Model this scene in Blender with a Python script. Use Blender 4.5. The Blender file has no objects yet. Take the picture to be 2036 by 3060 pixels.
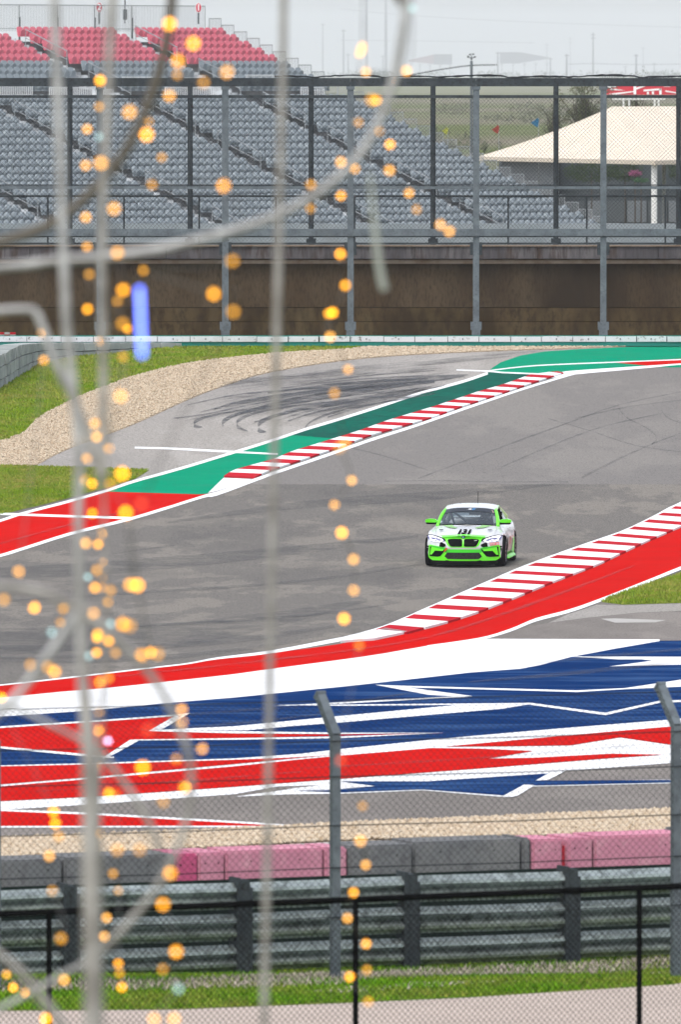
import bpy, bmesh, math, random
import numpy as np
from mathutils import Vector, Matrix
from mathutils.geometry import tessellate_polygon

SC = bpy.context.scene
COL = SC.collection
rnd = random.Random(7)

# ------------------------------------------------------------------ camera
F = 30000.0; CX = 1018.0; CY = 1530.0; HOR = 230.0; H = 11.23
PITCH = math.atan((CY - HOR) / F)
cam = bpy.data.cameras.new('camera')
cam.sensor_fit = 'VERTICAL'; cam.sensor_height = 36.0; cam.sensor_width = 24.0
cam.lens = F / 3060.0 * 36.0
cam.clip_start = 1.0; cam.clip_end = 60000.0
cam.dof.use_dof = True; cam.dof.focus_distance = 231.0
cam.dof.aperture_fstop = 7.2
camo = bpy.data.objects.new('camera', cam); COL.objects.link(camo)
camo.location = (0, 0, H); camo.rotation_euler = (math.pi/2 - PITCH, 0, 0)
SC.camera = camo

# ------------------------------------------------------------------ world, sun, exposure
SUN_EL = math.radians(58); SUN_AZ = math.radians(205)
w = bpy.data.worlds.new('World'); SC.world = w; w.use_nodes = True
nt = w.node_tree; nt.nodes.clear()
sky = nt.nodes.new('ShaderNodeTexSky'); sky.sky_type = 'NISHITA'; sky.sun_disc = False
sky.sun_elevation = SUN_EL; sky.sun_rotation = SUN_AZ
sky.air_density = 1.0; sky.dust_density = 3.0; sky.ozone_density = 1.0
hs = nt.nodes.new('ShaderNodeHueSaturation'); hs.inputs['Saturation'].default_value = 0.42
bg = nt.nodes.new('ShaderNodeBackground'); bg.inputs['Strength'].default_value = 0.15
wo = nt.nodes.new('ShaderNodeOutputWorld')
nt.links.new(sky.outputs[0], hs.inputs['Color']); nt.links.new(hs.outputs[0], bg.inputs[0]); nt.links.new(bg.outputs[0], wo.inputs[0])
sun = bpy.data.lights.new('sun', 'SUN'); sun.energy = 0.6; sun.angle = math.radians(18); sun.color = (1.0, 0.97, 0.92)
suno = bpy.data.objects.new('sun', sun); COL.objects.link(suno); suno.location = (0, 0, 60)
sd = Vector((math.sin(SUN_AZ)*math.cos(SUN_EL), math.cos(SUN_AZ)*math.cos(SUN_EL), math.sin(SUN_EL)))
suno.rotation_euler = sd.to_track_quat('Z', 'Y').to_euler()
SC.view_settings.view_transform = 'Standard'; SC.view_settings.look = 'None'
SC.view_settings.exposure = 1.05; SC.view_settings.gamma = 1.0; SC.view_settings.use_curve_mapping = False
SC.render.engine = 'CYCLES'
SC.cycles.use_denoising = True
try: SC.cycles.denoiser = 'OPENIMAGEDENOISE'
except Exception: pass
SC.cycles.max_bounces = 6; SC.cycles.diffuse_bounces = 3; SC.cycles.glossy_bounces = 3
SC.cycles.transparent_max_bounces = 12; SC.cycles.volume_bounces = 2
SC.cycles.caustics_reflective = False; SC.cycles.caustics_refractive = False
SC.cycles.sample_clamp_indirect = 6

# ------------------------------------------------------------------ helpers
def ray(x, y):
    dx = (x - CX) / F; dz = -(y - CY) / F
    c, s = math.cos(PITCH), math.sin(PITCH)
    return Vector((dx, c + dz*s, -s + dz*c))
def P(x, y, D):
    r = ray(x, y); t = D / r.y
    return Vector((r.x*t, D, H + r.z*t))
PROF = [(-400,2.2),(94,2.2),(97,2.0),(100,1.3),(111,1.2),(113,1.04),(116,.80),(120,.74),(128,.76),(140,.76),(150,.67),(165,.5),(180,.3),(195,.14),
        (210,.05),(225,0.),(236,0.02),(245,.12),(255,.36),(265,.7),(275,1.1),(285,1.53),(295,1.97),(305,2.4),(312,2.68),(318,2.9),
        (330,3.0),(345,1.2),(400,1.0),(1500,1.0),(3000,3.5),(5500,7.),(9000,9.5),(14000,11.2),(21000,11.9)]
def zg(D):
    for (a, za), (b, zb) in zip(PROF, PROF[1:]):
        if D <= b: return za + (zb - za) * (D - a) / (b - a)
    return PROF[-1][1]
def G(x, y, dz=0.0):
    """point of the ground seen at a pixel"""
    a, b = 60.0, 327.0
    for _ in range(40):
        m = (a + b) / 2
        if P(x, y, m).z > zg(m): a = m
        else: b = m
    p = P(x, y, a); p.z = zg(a) + dz; return p
def tag(o, label=None, cat=None, group=None, kind=None):
    if label: o['label'] = label
    if cat: o['category'] = cat
    if group: o['group'] = group
    if kind: o['kind'] = kind
    return o
def empty(name, loc=(0,0,0), rz=0.0, label=None, cat=None, group=None):
    o = bpy.data.objects.new(name, None); COL.objects.link(o)
    o.empty_display_size = .3; o.location = loc; o.rotation_euler = (0, 0, rz)
    return tag(o, label, cat, group)
def link(name, me, mat=None, parent=None, smooth=False, loc=None):
    if mat is not None and not me.materials: me.materials.append(mat)
    if smooth:
        me.polygons.foreach_set('use_smooth', [True]*len(me.polygons))
    o = bpy.data.objects.new(name, me); COL.objects.link(o)
    if parent is not None: o.parent = parent
    if loc is not None: o.location = loc
    return o
class MB:
    def __init__(s): s.v = []; s.f = []
    def add(s, vs, fs):
        n = len(s.v); s.v += [tuple(v) for v in vs]; s.f += [tuple(i + n for i in f) for f in fs]
    def box(s, a, b):
        x0,y0,z0 = a; x1,y1,z1 = b
        s.add([(x0,y0,z0),(x1,y0,z0),(x1,y1,z0),(x0,y1,z0),(x0,y0,z1),(x1,y0,z1),(x1,y1,z1),(x0,y1,z1)],
              [(0,3,2,1),(4,5,6,7),(0,1,5,4),(1,2,6,5),(2,3,7,6),(3,0,4,7)])
    def bar(s, a, b, w, h, up=(0,0,1)):
        """rectangular bar from a to b"""
        a = Vector(a); b = Vector(b); d = (b - a).normalized(); up = Vector(up)
        if abs(d.dot(up)) > .95: up = Vector((0,1,0))
        r = d.cross(up).normalized(); u = r.cross(d).normalized()
        vs = []
        for p in (a, b):
            for i, j in ((-1,-1),(1,-1),(1,1),(-1,1)): vs.append(p + r*(i*w/2) + u*(j*h/2))
        s.add(vs, [(0,1,2,3),(7,6,5,4),(0,4,5,1),(1,5,6,2),(2,6,7,3),(3,7,4,0)])
    def tube(s, pts, rad, n=6, cap=True):
        pts = [Vector(p) for p in pts]; rings = []
        if not isinstance(rad, (list, tuple)): rad = [rad]*len(pts)
        prev = None
        for i, p in enumerate(pts):
            d = (pts[min(i+1, len(pts)-1)] - pts[max(i-1, 0)]).normalized()
            ref = prev if prev is not None else (Vector((0,0,1)) if abs(d.z) < .9 else Vector((0,1,0)))
            u = (ref - d*ref.dot(d)).normalized(); r = d.cross(u); prev = u
            rings.append([p + (u*math.cos(2*math.pi*k/n) + r*math.sin(2*math.pi*k/n))*rad[i] for k in range(n)])
        vs = [v for q in rings for v in q]; fs = []
        for i in range(len(rings)-1):
            for k in range(n):
                k2 = (k+1) % n
                fs.append((i*n+k, i*n+k2, (i+1)*n+k2, (i+1)*n+k))
        if cap:
            fs.append(tuple(range(n-1, -1, -1))); fs.append(tuple((len(rings)-1)*n + k for k in range(n)))
        s.add(vs, fs)
    def prism(s, poly, vec):
        """polygon of 3d points pushed along vec"""
        poly = [Vector(p) for p in poly]; vec = Vector(vec); n = len(poly)
        fs = [tuple(range(n)), tuple(range(2*n-1, n-1, -1))] + [(i, i+n, (i+1)%n+n, (i+1)%n) for i in range(n)]
        s.add(poly + [p + vec for p in poly], fs)
    def mesh(s, name='mesh'):
        me = bpy.data.meshes.new(name); me.from_pydata(s.v, [], s.f); me.update(); return me
    def build(s, name, mat, parent=None, smooth=False, fix=True):
        me = s.mesh(name)
        if fix and len(s.f) < 60000:
            bm = bmesh.new(); bm.from_mesh(me); bmesh.ops.recalc_face_normals(bm, faces=bm.faces); bm.to_mesh(me); bm.free()
        return link(name, me, mat, parent, smooth)
def catmull(pts, n=6):
    out = []
    pts = [Vector(p) for p in pts]
    for i in range(len(pts)-1):
        p0 = pts[max(i-1,0)]; p1 = pts[i]; p2 = pts[i+1]; p3 = pts[min(i+2, len(pts)-1)]
        for k in range(n):
            t = k/n
            out.append(.5*((2*p1) + (-p0+p2)*t + (2*p0-5*p1+4*p2-p3)*t*t + (-p0+3*p1-3*p2+p3)*t**3))
    out.append(pts[-1]); return out
def sm2(pts, n=4):
    return [(p.x, p.y) for p in catmull([(a, b, 0) for a, b in pts], n)]

# ------------------------------------------------------------------ materials
def newmat(name):
    m = bpy.data.materials.new(name); m.use_nodes = True
    return m, m.node_tree, m.node_tree.nodes['Principled BSDF']
def nd(t, typ, **kw):
    n = t.nodes.new(typ)
    for k, v in kw.items():
        if k in n.inputs: n.inputs[k].default_value = v
        else: setattr(n, k, v)
    return n
def coords(t, scale=(1,1,1), kind='Object'):
    tc = t.nodes.new('ShaderNodeTexCoord'); mp = t.nodes.new('ShaderNodeMapping')
    mp.inputs['Scale'].default_value = scale
    t.links.new(tc.outputs[kind], mp.inputs[0]); return mp.outputs[0]
def noise(t, co, scale, detail=4, rough=.6):
    n = nd(t, 'ShaderNodeTexNoise'); n.inputs['Scale'].default_value = scale; n.inputs['Detail'].default_value = detail
    n.inputs['Roughness'].default_value = rough; t.links.new(co, n.inputs['Vector']); return n.outputs['Fac']
def ramp(t, fac, a, b):
    r = t.nodes.new('ShaderNodeValToRGB'); r.color_ramp.elements[0].position = a; r.color_ramp.elements[1].position = b
    t.links.new(fac, r.inputs[0]); return r.outputs[0]
def mixc(t, fac, a, b):
    m = t.nodes.new('ShaderNodeMix'); m.data_type = 'RGBA'
    for sock, v in ((m.inputs[0], fac), (m.inputs[6], a), (m.inputs[7], b)):
        if isinstance(v, bpy.types.NodeSocket): t.links.new(v, sock)
        elif isinstance(v, (int, float)): sock.default_value = v
        else: sock.default_value = (*v, 1)
    return m.outputs[2]
def bumpn(t, bsdf, fac, strength=.4, dist=.02):
    b = t.nodes.new('ShaderNodeBump'); b.inputs['Strength'].default_value = strength; b.inputs['Distance'].default_value = dist
    t.links.new(fac, b.inputs['Height']); t.links.new(b.outputs[0], bsdf.inputs['Normal'])
def pmat(name, col, rough=.6, var=None, metal=0.0, bump=None, scale=(1,1,1), spec=None, coat=0):
    if spec is None: spec = .5 if rough < .62 else .0
    """var: list of (noise scale, lo, hi, second colour)"""
    m, t, b = newmat(name); co = coords(t, scale)
    c = col
    for (s, lo, hi, c2) in (var or []):
        c = mixc(t, ramp(t, noise(t, co, s), lo, hi), c, c2)
    if isinstance(c, bpy.types.NodeSocket): t.links.new(c, b.inputs['Base Color'])
    else: b.inputs['Base Color'].default_value = (*c, 1)
    b.inputs['Roughness'].default_value = rough; b.inputs['Metallic'].default_value = metal
    b.inputs['Specular IOR Level'].default_value = spec
    if coat: b.inputs['Coat Weight'].default_value = coat; b.inputs['Coat Roughness'].default_value = .06
    if bump: bumpn(t, b, noise(t, co, bump[0]), bump[1], bump[2])
    return m
def mul(c, k): return tuple(x*k for x in c)
M = {}
M['terrain'] = pmat('terrain_grass', (.10,.13,.035), .95, [(.35,.4,.65,(.15,.15,.055)), (6,.35,.75,(.055,.085,.02)), (.003,.42,.6,(.17,.15,.11))], bump=(20,.6,.05))  # broad grey-brown patches also put some distance haze into the field colour
M['grass_green'] = pmat('grass_green', (.13,.24,.02), .9, [(.5,.42,.62,(.20,.22,.05)), (7,.4,.7,(.07,.15,.012))], bump=(30,.8,.05))
M['grass_far'] = pmat('grass_far', (.15,.21,.018), .95, [(.5,.42,.6,(.27,.26,.08)), (3,.4,.7,(.10,.17,.02)), (25,.4,.7,(.08,.12,.015))], bump=(25,.7,.05))
M['blade'] = pmat('grass_blade', (.13,.29,.010), .85, [(.6,.40,.58,(.26,.27,.05)), (9,.35,.7,(.07,.19,.006))])
M['blade_dry'] = pmat('grass_blade_dry', (.18,.24,.018), .85, [(.5,.38,.58,(.31,.26,.07)), (4,.35,.7,(.11,.23,.010))])
def asphalt(name, base, light, dark, patch=.62, grain=26, lo=.50, hi=.56):
    m, t, b = newmat(name); co = coords(t)
    rot = t.nodes.new('ShaderNodeMapping'); rot.inputs['Rotation'].default_value = (0, 0, math.radians(8)); rot.inputs['Scale'].default_value = (1.0, .30, 1)
    t.links.new(co, rot.inputs[0])
    c = mixc(t, ramp(t, noise(t, rot.outputs[0], patch, 6, .62), lo, hi), base, light)
    c = mixc(t, ramp(t, noise(t, rot.outputs[0], patch*.37, 5, .6), .48, .72), c, dark)
    fine = noise(t, co, grain, 3, .7)
    c = mixc(t, ramp(t, fine, .42, .72), c, mul(light, 1.12))
    c = mixc(t, ramp(t, noise(t, co, grain*.8, 2, .7), .5, .72), c, mul(dark, .55))
    t.links.new(c, b.inputs['Base Color']); b.inputs['Roughness'].default_value = .9; b.inputs['Specular IOR Level'].default_value = 0.0
    bumpn(t, b, fine, .5, .01); return m
M['track'] = asphalt('track_asphalt', (.134,.127,.121), (.196,.181,.162), (.080,.079,.082))
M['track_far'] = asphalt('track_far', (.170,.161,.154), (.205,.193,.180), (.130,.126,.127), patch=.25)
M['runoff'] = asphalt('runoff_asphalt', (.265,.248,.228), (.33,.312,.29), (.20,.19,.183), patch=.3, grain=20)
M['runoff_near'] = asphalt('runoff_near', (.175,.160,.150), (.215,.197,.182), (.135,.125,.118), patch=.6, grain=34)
def paint(name, col, wear_sheen=(.5,.45,.4), amount=.05, rough=.45):
    m, t, b = newmat(name); co = coords(t)
    c = mixc(t, ramp(t, noise(t, co, .35, 5), .35, .75), col, mul(col, .86))
    c = mixc(t, ramp(t, noise(t, co, 22, 3, .75), .62, .80), c, wear_sheen)
    rot = t.nodes.new('ShaderNodeMapping'); rot.inputs['Scale'].default_value = (.35, 1.1, 1); t.links.new(co, rot.inputs[0])
    k = t.nodes.new('ShaderNodeMath'); k.operation = 'MULTIPLY'; k.inputs[1].default_value = amount*4
    t.links.new(ramp(t, noise(t, rot.outputs[0], 1.2, 5), .46, .70), k.inputs[0])
    c = mixc(t, k.outputs[0], c, wear_sheen)  # streaks: grime, and on the blue a painted sheen
    t.links.new(c, b.inputs['Base Color']); b.inputs['Roughness'].default_value = rough
    b.inputs['Specular IOR Level'].default_value = 0.0; bumpn(t, b, noise(t, co, 30), .25, .006); return m
M['white'] = paint('white_paint', (.74,.75,.76), (.50,.49,.48), .07)
M['red'] = paint('red_paint', (.47,.008,.007), (.36,.025,.02), .07)
M['blue'] = paint('blue_paint', (.004,.026,.108), (.045,.10,.22), .16, .35)  # lighter second blue paints glossy sheen streaks into the colour
M['green'] = paint('green_paint', (.002,.235,.13), (.03,.19,.12), .10)
def green_band():
    # green strip that is covered by rubber where cars run over it
    m, t, b = newmat('green_rubbered'); co = coords(t)
    c = mixc(t, ramp(t, noise(t, co, .35, 5), .35, .75), (.008,.105,.075), (.010,.075,.058))
    c = mixc(t, ramp(t, noise(t, co, 3.0, 6), .45, .8), c, (.012,.055,.046))
    t.links.new(c, b.inputs['Base Color']); b.inputs['Roughness'].default_value = .7; b.inputs['Specular IOR Level'].default_value = 0.0; return m
M['green_dark'] = green_band()
M['red_dark'] = paint('kerb_red', (.42,.018,.03), (.25,.05,.05), .08)
M['gravel'] = pmat('gravel', (.41,.34,.25), .9, [(18,.40,.62,(.48,.42,.34)), (26,.5,.68,(.16,.11,.07)), (.6,.45,.6,(.40,.32,.24))], bump=(18,1,.06))
M['stone'] = pmat('gravel_stone', (.45,.36,.26), .85, [(9,.40,.60,(.52,.44,.34)), (13,.5,.70,(.26,.18,.10))])
M['path'] = pmat('path_concrete', (.46,.39,.345), .85, [(.8,.4,.7,(.40,.34,.30)), (25,.45,.7,(.36,.305,.265))], bump=(30,.3,.01))
M['concrete'] = pmat('concrete_light', (.33,.32,.30), .85, [(.8,.4,.7,(.36,.35,.34)), (15,.45,.7,(.38,.37,.35))])
M['wallbrown'] = None
# ------------------------------------------------------------------ haze (far things fade)
def mk_haze():
    mb = MB(); mb.box((-8000, -30, -3), (8000, 22500, 150))
    m = bpy.data.materials.new('haze'); m.use_nodes = True; t = m.node_tree; t.nodes.clear()
    v = t.nodes.new('ShaderNodeVolumePrincipled'); v.inputs['Color'].default_value = (.93,.96,1,1); v.inputs['Density'].default_value = .00008
    v.inputs['Anisotropy'].default_value = 0.0
    o = t.nodes.new('ShaderNodeOutputMaterial'); t.links.new(v.outputs[0], o.inputs['Volume'])
    tag(mb.build('haze', m), kind='stuff')
mk_haze()

# ------------------------------------------------------------------ ground
NODES = [d for d, _ in PROF if 94 <= d <= 330]
def sheet(name, pts, dz, mat, parent=None, kind='structure', world=False, cuts=True):
    """flat region draped over the ground profile; pts are photo pixels seen on the ground, or world xy"""
    if not world: pts = [(g.x, g.y) for g in (G(x, y) for x, y in pts)]
    if dz >= .012 : dz = .004 + (dz-.012)*.3
    vv = [Vector((x, y, 0)) for x, y in pts]
    tris = tessellate_polygon([vv])
    bm = bmesh.new(); bv = [bm.verts.new(v) for v in vv]
    for t in tris:
        try: bm.faces.new([bv[i] for i in t])
        except ValueError: pass
    ys = [v.y for v in vv]
    for D in NODES:
        if min(ys) < D < max(ys):
            bmesh.ops.bisect_plane(bm, geom=bm.verts[:]+bm.edges[:]+bm.faces[:], plane_co=(0,D,0), plane_no=(0,1,0), dist=1e-5)
    for v in bm.verts: v.co.z = zg(v.co.y) + dz
    bmesh.ops.recalc_face_normals(bm, faces=bm.faces)
    bm.normal_update()
    if bm.faces and sum(f.normal.z*f.calc_area() for f in bm.faces) < 0: bmesh.ops.reverse_faces(bm, faces=bm.faces)
    me = bpy.data.meshes.new(name); bm.to_mesh(me); bm.free()
    o = link(name, me, mat, parent)
    if kind and parent is None: o['kind'] = kind
    return o
def line(name, pts, th, dz, mat, parent=None, smooth=True):
    """painted line along photo points; th = thickness in photo px (one number or one per point)"""
    if not isinstance(th, (list, tuple)): th = [th]*len(pts)
    p3 = [(p.x, p.y, p.z) for p in catmull([(x, y, t) for (x, y), t in zip(pts, th)], 4)] if smooth else [(x, y, t) for (x, y), t in zip(pts, th)]
    up = [(x, y) for x, y, t in p3]; dn = [(x, y+t) for x, y, t in p3]
    return sheet(name, up + dn[::-1], dz, mat, parent)

def mk_terrain():
    ys = sorted(set([-400, 0, 60] + [d for d, _ in PROF] + [21000])); xs = [-7000,-600,-100,-30,0,30,100,600,7000]
    v = [(x, y, zg(y)) for y in ys for x in xs]; n = len(xs)
    f = [(j*n+i, j*n+i+1, (j+1)*n+i+1, (j+1)*n+i) for j in range(len(ys)-1) for i in range(n-1)]
    me = bpy.data.meshes.new('ground'); me.from_pydata(v, [], f); me.update()
    tag(link('ground', me, M['terrain']), kind='structure')
mk_terrain()
# asphalt of the track and its run-off
sheet('track_surface', [(-70,128),(70,150),(70,262),(-70,262)], .012, M['track'], world=True)
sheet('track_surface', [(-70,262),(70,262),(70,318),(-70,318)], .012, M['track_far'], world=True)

far_in = [(-300,1740),(0,1657),(208,1592),(390,1547),(584,1488),(620,1477),(649,1470),(806,1415),(980,1356),(1112,1310),(1240,1270),(1375,1223),(1518,1175),(1589,1152),(1674,1127),(1720,1115),(1946,1099),(2036,1092),(2300,1076)]
far_out = [(-300,1650),(0,1553),(71,1530),(195,1498),(312,1465),(402,1435),(539,1397),(688,1352),(811,1314),(913,1280),(1010,1251),(1122,1216),(1240,1177),(1300,1160),(1388,1136),(1459,1112)]
def cut(pts, a, b): return [p for p in pts if a <= p[0] <= b]
# run-off asphalt outside the far kerb
ro_top = [(107,1393),(192,1348),(339,1293),(424,1259),(580,1188),(700,1145),(799,1116),(1018,1080),(1245,1061),(1557,1048),(1667,1045),(1900,1036),(2300,1024)]
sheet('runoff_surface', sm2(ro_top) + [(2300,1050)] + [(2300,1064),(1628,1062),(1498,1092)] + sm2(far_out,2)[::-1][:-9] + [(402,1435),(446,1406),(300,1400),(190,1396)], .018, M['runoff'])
# far gravel trap
gr_top = [(-300,1360),(0,1319),(30,1309),(67,1296),(100,1262),(134,1237),(188,1210),(237,1185),(330,1150),(370,1134),(440,1114),(504,1098),(600,1081),(700,1069),(857,1054),(1018,1046),(1100,1036),(1148,1030),(1280,1029),(1600,1028),(2300,1019)]
grav_far_px = sm2(gr_top,3) + sm2(ro_top,3)[::-1] + [(0,1393),(-300,1393)]
sheet('gravel_trap', grav_far_px, .024, M['gravel'], kind='stuff')
# grass: far bank, left verge, right verge
grass_far_px = [(-400,1130),(0,1130),(60,1110),(120,1082),(237,1056),(446,1036),(700,1024),(1180,1023)] + sm2(gr_top[:-3],3)[::-1] + [(-400,1360)]
sheet('far_grass_bank', grass_far_px, .020, M['grass_far'])
grass_left_px = [(-400,1393),(0,1393),(180,1397),(300,1401),(446,1406),(402,1432),(305,1462),(195,1492),(71,1522),(0,1540),(-300,1630)]
sheet('left_grass_verge', grass_left_px, .028, M['grass_far'])
grass_right_px = [(1797,1800),(1830,1785),(1927,1752),(2036,1716),(2300,1640),(2300,1798),(2036,1803),(1862,1808)]
sheet('right_grass_verge', grass_right_px, .022, M['grass_far'])
sheet('right_concrete_apron', [(1700,1836),(1784,1808),(1862,1809),(2036,1804),(2300,1799),(2300,1822),(2036,1826),(1900,1832),(1760,1846),(1640,1862)], .020, M['runoff'])
sheet('right_service_asphalt', [(1434,1912),(1524,1888),(1640,1862),(1760,1846),(1900,1832),(2300,1822),(2300,1920),(1973,1914)], .017, M['runoff_near'])
sheet('right_access_mark', [(1797,1850),(1840,1849),(1992,1854),(1960,1861),(1840,1862)], .028, M['concrete'])
# asphalt below the painted run-off, then gravel and the concrete behind the blocks
sheet('near_runoff_surface', [(-300,2120),(0,2120),(1018,2120),(2036,2120),(2400,2120),(2400,2411),(2005,2425),(1018,2467),(700,2484),(0,2511),(-300,2520)], .016, M['runoff_near'])
grav_near_px = [(-400,2524),(0,2511),(700,2484),(1018,2467),(2005,2425),(2400,2409),(2400,2475),(2005,2493),(1018,2516),(700,2534),(0,2568),(-400,2586)]
sheet('near_gravel_bed', grav_near_px, .026, M['gravel'], kind='stuff')
sheet('block_footing', [(-400,2586),(0,2568),(700,2534),(1018,2516),(2005,2493),(2400,2475),(2400,2640),(2005,2680),(0,2800),(-400,2820)], .03, M['concrete'])

# ------------------------------------------------------------------ painted run-off
green_up = [(319,1471)] + [p for p in far_out if p[0] >= 402]
kerb_up = [(620,1473),(643,1452),(668,1428),(694,1410),(816,1377),(875,1352),(939,1333),(1071,1292),(1163,1259),(1300,1218),(1434,1173),(1505,1153),(1596,1120),(1680,1113)]
sheet('green_runoff', [(319,1471),(402,1437),(539,1399),(688,1354),(811,1316),(860,1300),(1010,1310),(939,1335),(875,1354),(816,1379),(694,1412),(668,1429),(620,1475),(589,1479)], .022, M['green'])
sheet('green_runoff', [(860,1300),(913,1282),(1010,1253),(1122,1218),(1240,1179),(1300,1162),(1388,1138),(1459,1114),(1540,1113),(1640,1114),(1596,1122),(1505,1155),(1434,1175),(1300,1220),(1163,1261),(1071,1294),(1010,1312)], .022, M['green_dark'])
sheet('green_runoff', [(1459,1113),(1472,1100),(1498,1083),(1557,1063),(1628,1051),(1732,1044),(1862,1038),(2036,1033),(2300,1026),(2300,1100),(1946,1098),(1720,1114),(1680,1116),(1580,1117)], .024, M['green'])
sheet('red_runoff', [(1823,1083),(2036,1073),(2300,1060),(2300,1078),(2036,1089),(1946,1094)], .030, M['red'])
sheet('red_runoff', sm2([(-300,1652),(0,1555),(71,1532),(195,1500),(319,1470)],2) + [(589,1478),(620,1477),(584,1490),(390,1549),(208,1594),(0,1659),(-300,1742)], .024, M['red'])
line('edge_line', far_out, 8, .034, M['white'])
line('edge_line', [(1459,1112),(1472,1106),(1602,1092),(1830,1082),(2036,1074),(2300,1063)], 3, .034, M['white'])
line('edge_line', far_in[:7], [9,9,9,9,8,9,9], .034, M['white'])
line('edge_line', [(1640,1122),(1674,1114),(1720,1108),(1946,1093),(2036,1087),(2300,1071)], [8,14,12,7,4,3], .034, M['white'])
line('cross_line', [(402,1336),(500,1338),(688,1348),(760,1352),(830,1356)], [5,6,6,5,4], .036, M['white'], smooth=False)
line('cross_line', [(1365,1105),(1459,1108),(1500,1112),(1620,1117)], [3,4,4,4], .036, M['white'], smooth=False)
line('cross_line', [(0,1533),(80,1536),(195,1540),(390,1546)], 7, .036, M['white'], smooth=False)

# kerbs: each painted block is a ridge of its own
def interp_y(pts, y):
    for (x0,y0),(x1,y1) in zip(pts, pts[1:]):
        if (y0-y)*(y1-y) <= 0 and y0 != y1: return x0 + (x1-x0)*(y-y0)/(y1-y0)
    return pts[0][0] if abs(y-pts[0][1]) < abs(y-pts[-1][1]) else pts[-1][0]
def kerb_block(corners, h, mat, parent):
    """corners px (near-left, near-right, far-right, far-left); right/outer side raised"""
    b = [G(x, y, .004) for x, y in corners]; mb = MB()
    t = [v + Vector((0,0,h)) for v in b]
    mb.add(b + t, [(4,5,6,7),(0,1,5,4),(1,2,6,5),(2,3,7,6),(3,0,4,7)])
    return mb.build('kerb_block', mat, parent)
def mk_far_kerb():
    root = empty('far_kerb', G(1100, 1310)); tag(root, 'long red and white striped kerb between the green strip and the track, beyond the car', 'kerb')
    def child(o):
        o.parent = root; o.matrix_parent_inverse = Matrix.Translation(root.location).inverted()
    dn = [(758,1430),(806,1409),(878,1386),(985,1350),(1102,1306),(1245,1265),(1300,1248),(1369,1222),(1500,1179),(1590,1148),(1674,1121),(1700,1113)]
    child(line('kerb_edge_line', far_in[5:16], [5,12,9,9,9,8,8,7,7,6,5], .036, M['white']))
    child(sheet('kerb_end_wedge', [(622,1474),(643,1453),(668,1429),(752,1433),(690,1455),(649,1468)], .038, M['white'], kind=None))
    y = 1427.0; k = 0
    while y > 1116:
        p = 7.0 + 3.4*max(0, (y-1116)/311)
        y2 = y - p*(.98 if k % 2 else 1.02)
        ya, yb = y, max(y2, 1114)
        c = [(interp_y(kerb_up, ya), ya), (interp_y(dn, ya+4)+2, ya+4), (interp_y(dn, yb+4)+2, yb+4), (interp_y(kerb_up, yb), yb)]
        child(kerb_block(c, .045, M['red_dark'] if k % 2 == 0 else M['white'], None)); y = y2; k += 1
mk_far_kerb()
near_in = [(558,1984),(649,1961),(812,1945),(1018,1907),(1148,1871),(1291,1810),(1434,1748),(1570,1690),(1713,1638),(1862,1586),(1959,1540),(2036,1501),(2300,1390)]
red_bot = [(-300,2108),(0,2088),(179,2071),(312,2060),(520,2038),(700,2018),(805,2003),(1018,1975),(1148,1956),(1278,1933),(1434,1910),(1524,1884),(1602,1852),(1700,1826),(1784,1797),(1927,1741),(2036,1697),(2300,1592)]
red_top = [(-300,2075),(0,2050),(179,2032),(312,2016),(446,1999),(558,1986),(649,1970),(812,1953)]
sheet('red_runoff', sm2(red_top,2) + [(1018,1925),(1148,1895),(1291,1838),(1434,1770),(1570,1712),(1713,1660),(1862,1606),(1959,1560),(2036,1518),(2300,1405)] + sm2(red_bot,2)[::-1], .024, M['red'])
line('edge_line', [(-300,2072),(0,2047),(312,2012),(446,1996),(558,1983),(649,1966),(812,1945),(1018,1906)], [4,4,4,4,4,6,9,12], .036, M['white'])
line('edge_line', [(x, y-3) for x, y in red_bot[9:]], [5,7,9,10,10,10,10,10,10], .036, M['white'])
def mk_near_kerb():
    root = empty('near_kerb', G(1500, 1760)); tag(root, 'red and white striped kerb in front of the green and white race car', 'kerb')
    def child(o):
        o.parent = root; o.matrix_parent_inverse = Matrix.Translation(root.location).inverted()
    L = [(x, y+11) for x, y in near_in[2:]]
    R = [(1083,1926),(1219,1896),(1333,1866),(1414,1841),(1489,1812),(1554,1786),(1615,1760),(1680,1734),(1732,1714),(1794,1690),(1842,1666),(1891,1643),(1937,1621),(1982,1602),(2036,1578),(2300,1478)]
    child(line('kerb_edge_line', [(x, y) for x, y in near_in[3:]], [14,13,13,13,12,12,12,12,12,11], .04, M['white']))
    wc = [1904,1870,1840,1811,1784,1759,1734,1711,1687,1664,1642,1621,1600,1579,1558,1538,1519,1500,1481,1463,1445]
    for i, y in enumerate(wc):
        p = (wc[i]-wc[i+1]) if i+1 < len(wc) else 18
        h = p*.30
        for (ya, yb, mt) in ((y+h, y-h, 'white'), (y-h, y+h-p, 'red_dark')):
            s = -6
            c = [(interp_y(L, ya+s)-2, ya+s), (interp_y(R, ya+3), ya+3), (interp_y(R, yb+3), yb+3), (interp_y(L, yb+s)-2, yb+s)]
            if i == 0 and mt == 'white': c = [(1018,1922),(1120,1915),(1219,1894),(1150,1883)]
            child(kerb_block(c, .05, M[mt], None))
mk_near_kerb()

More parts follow.
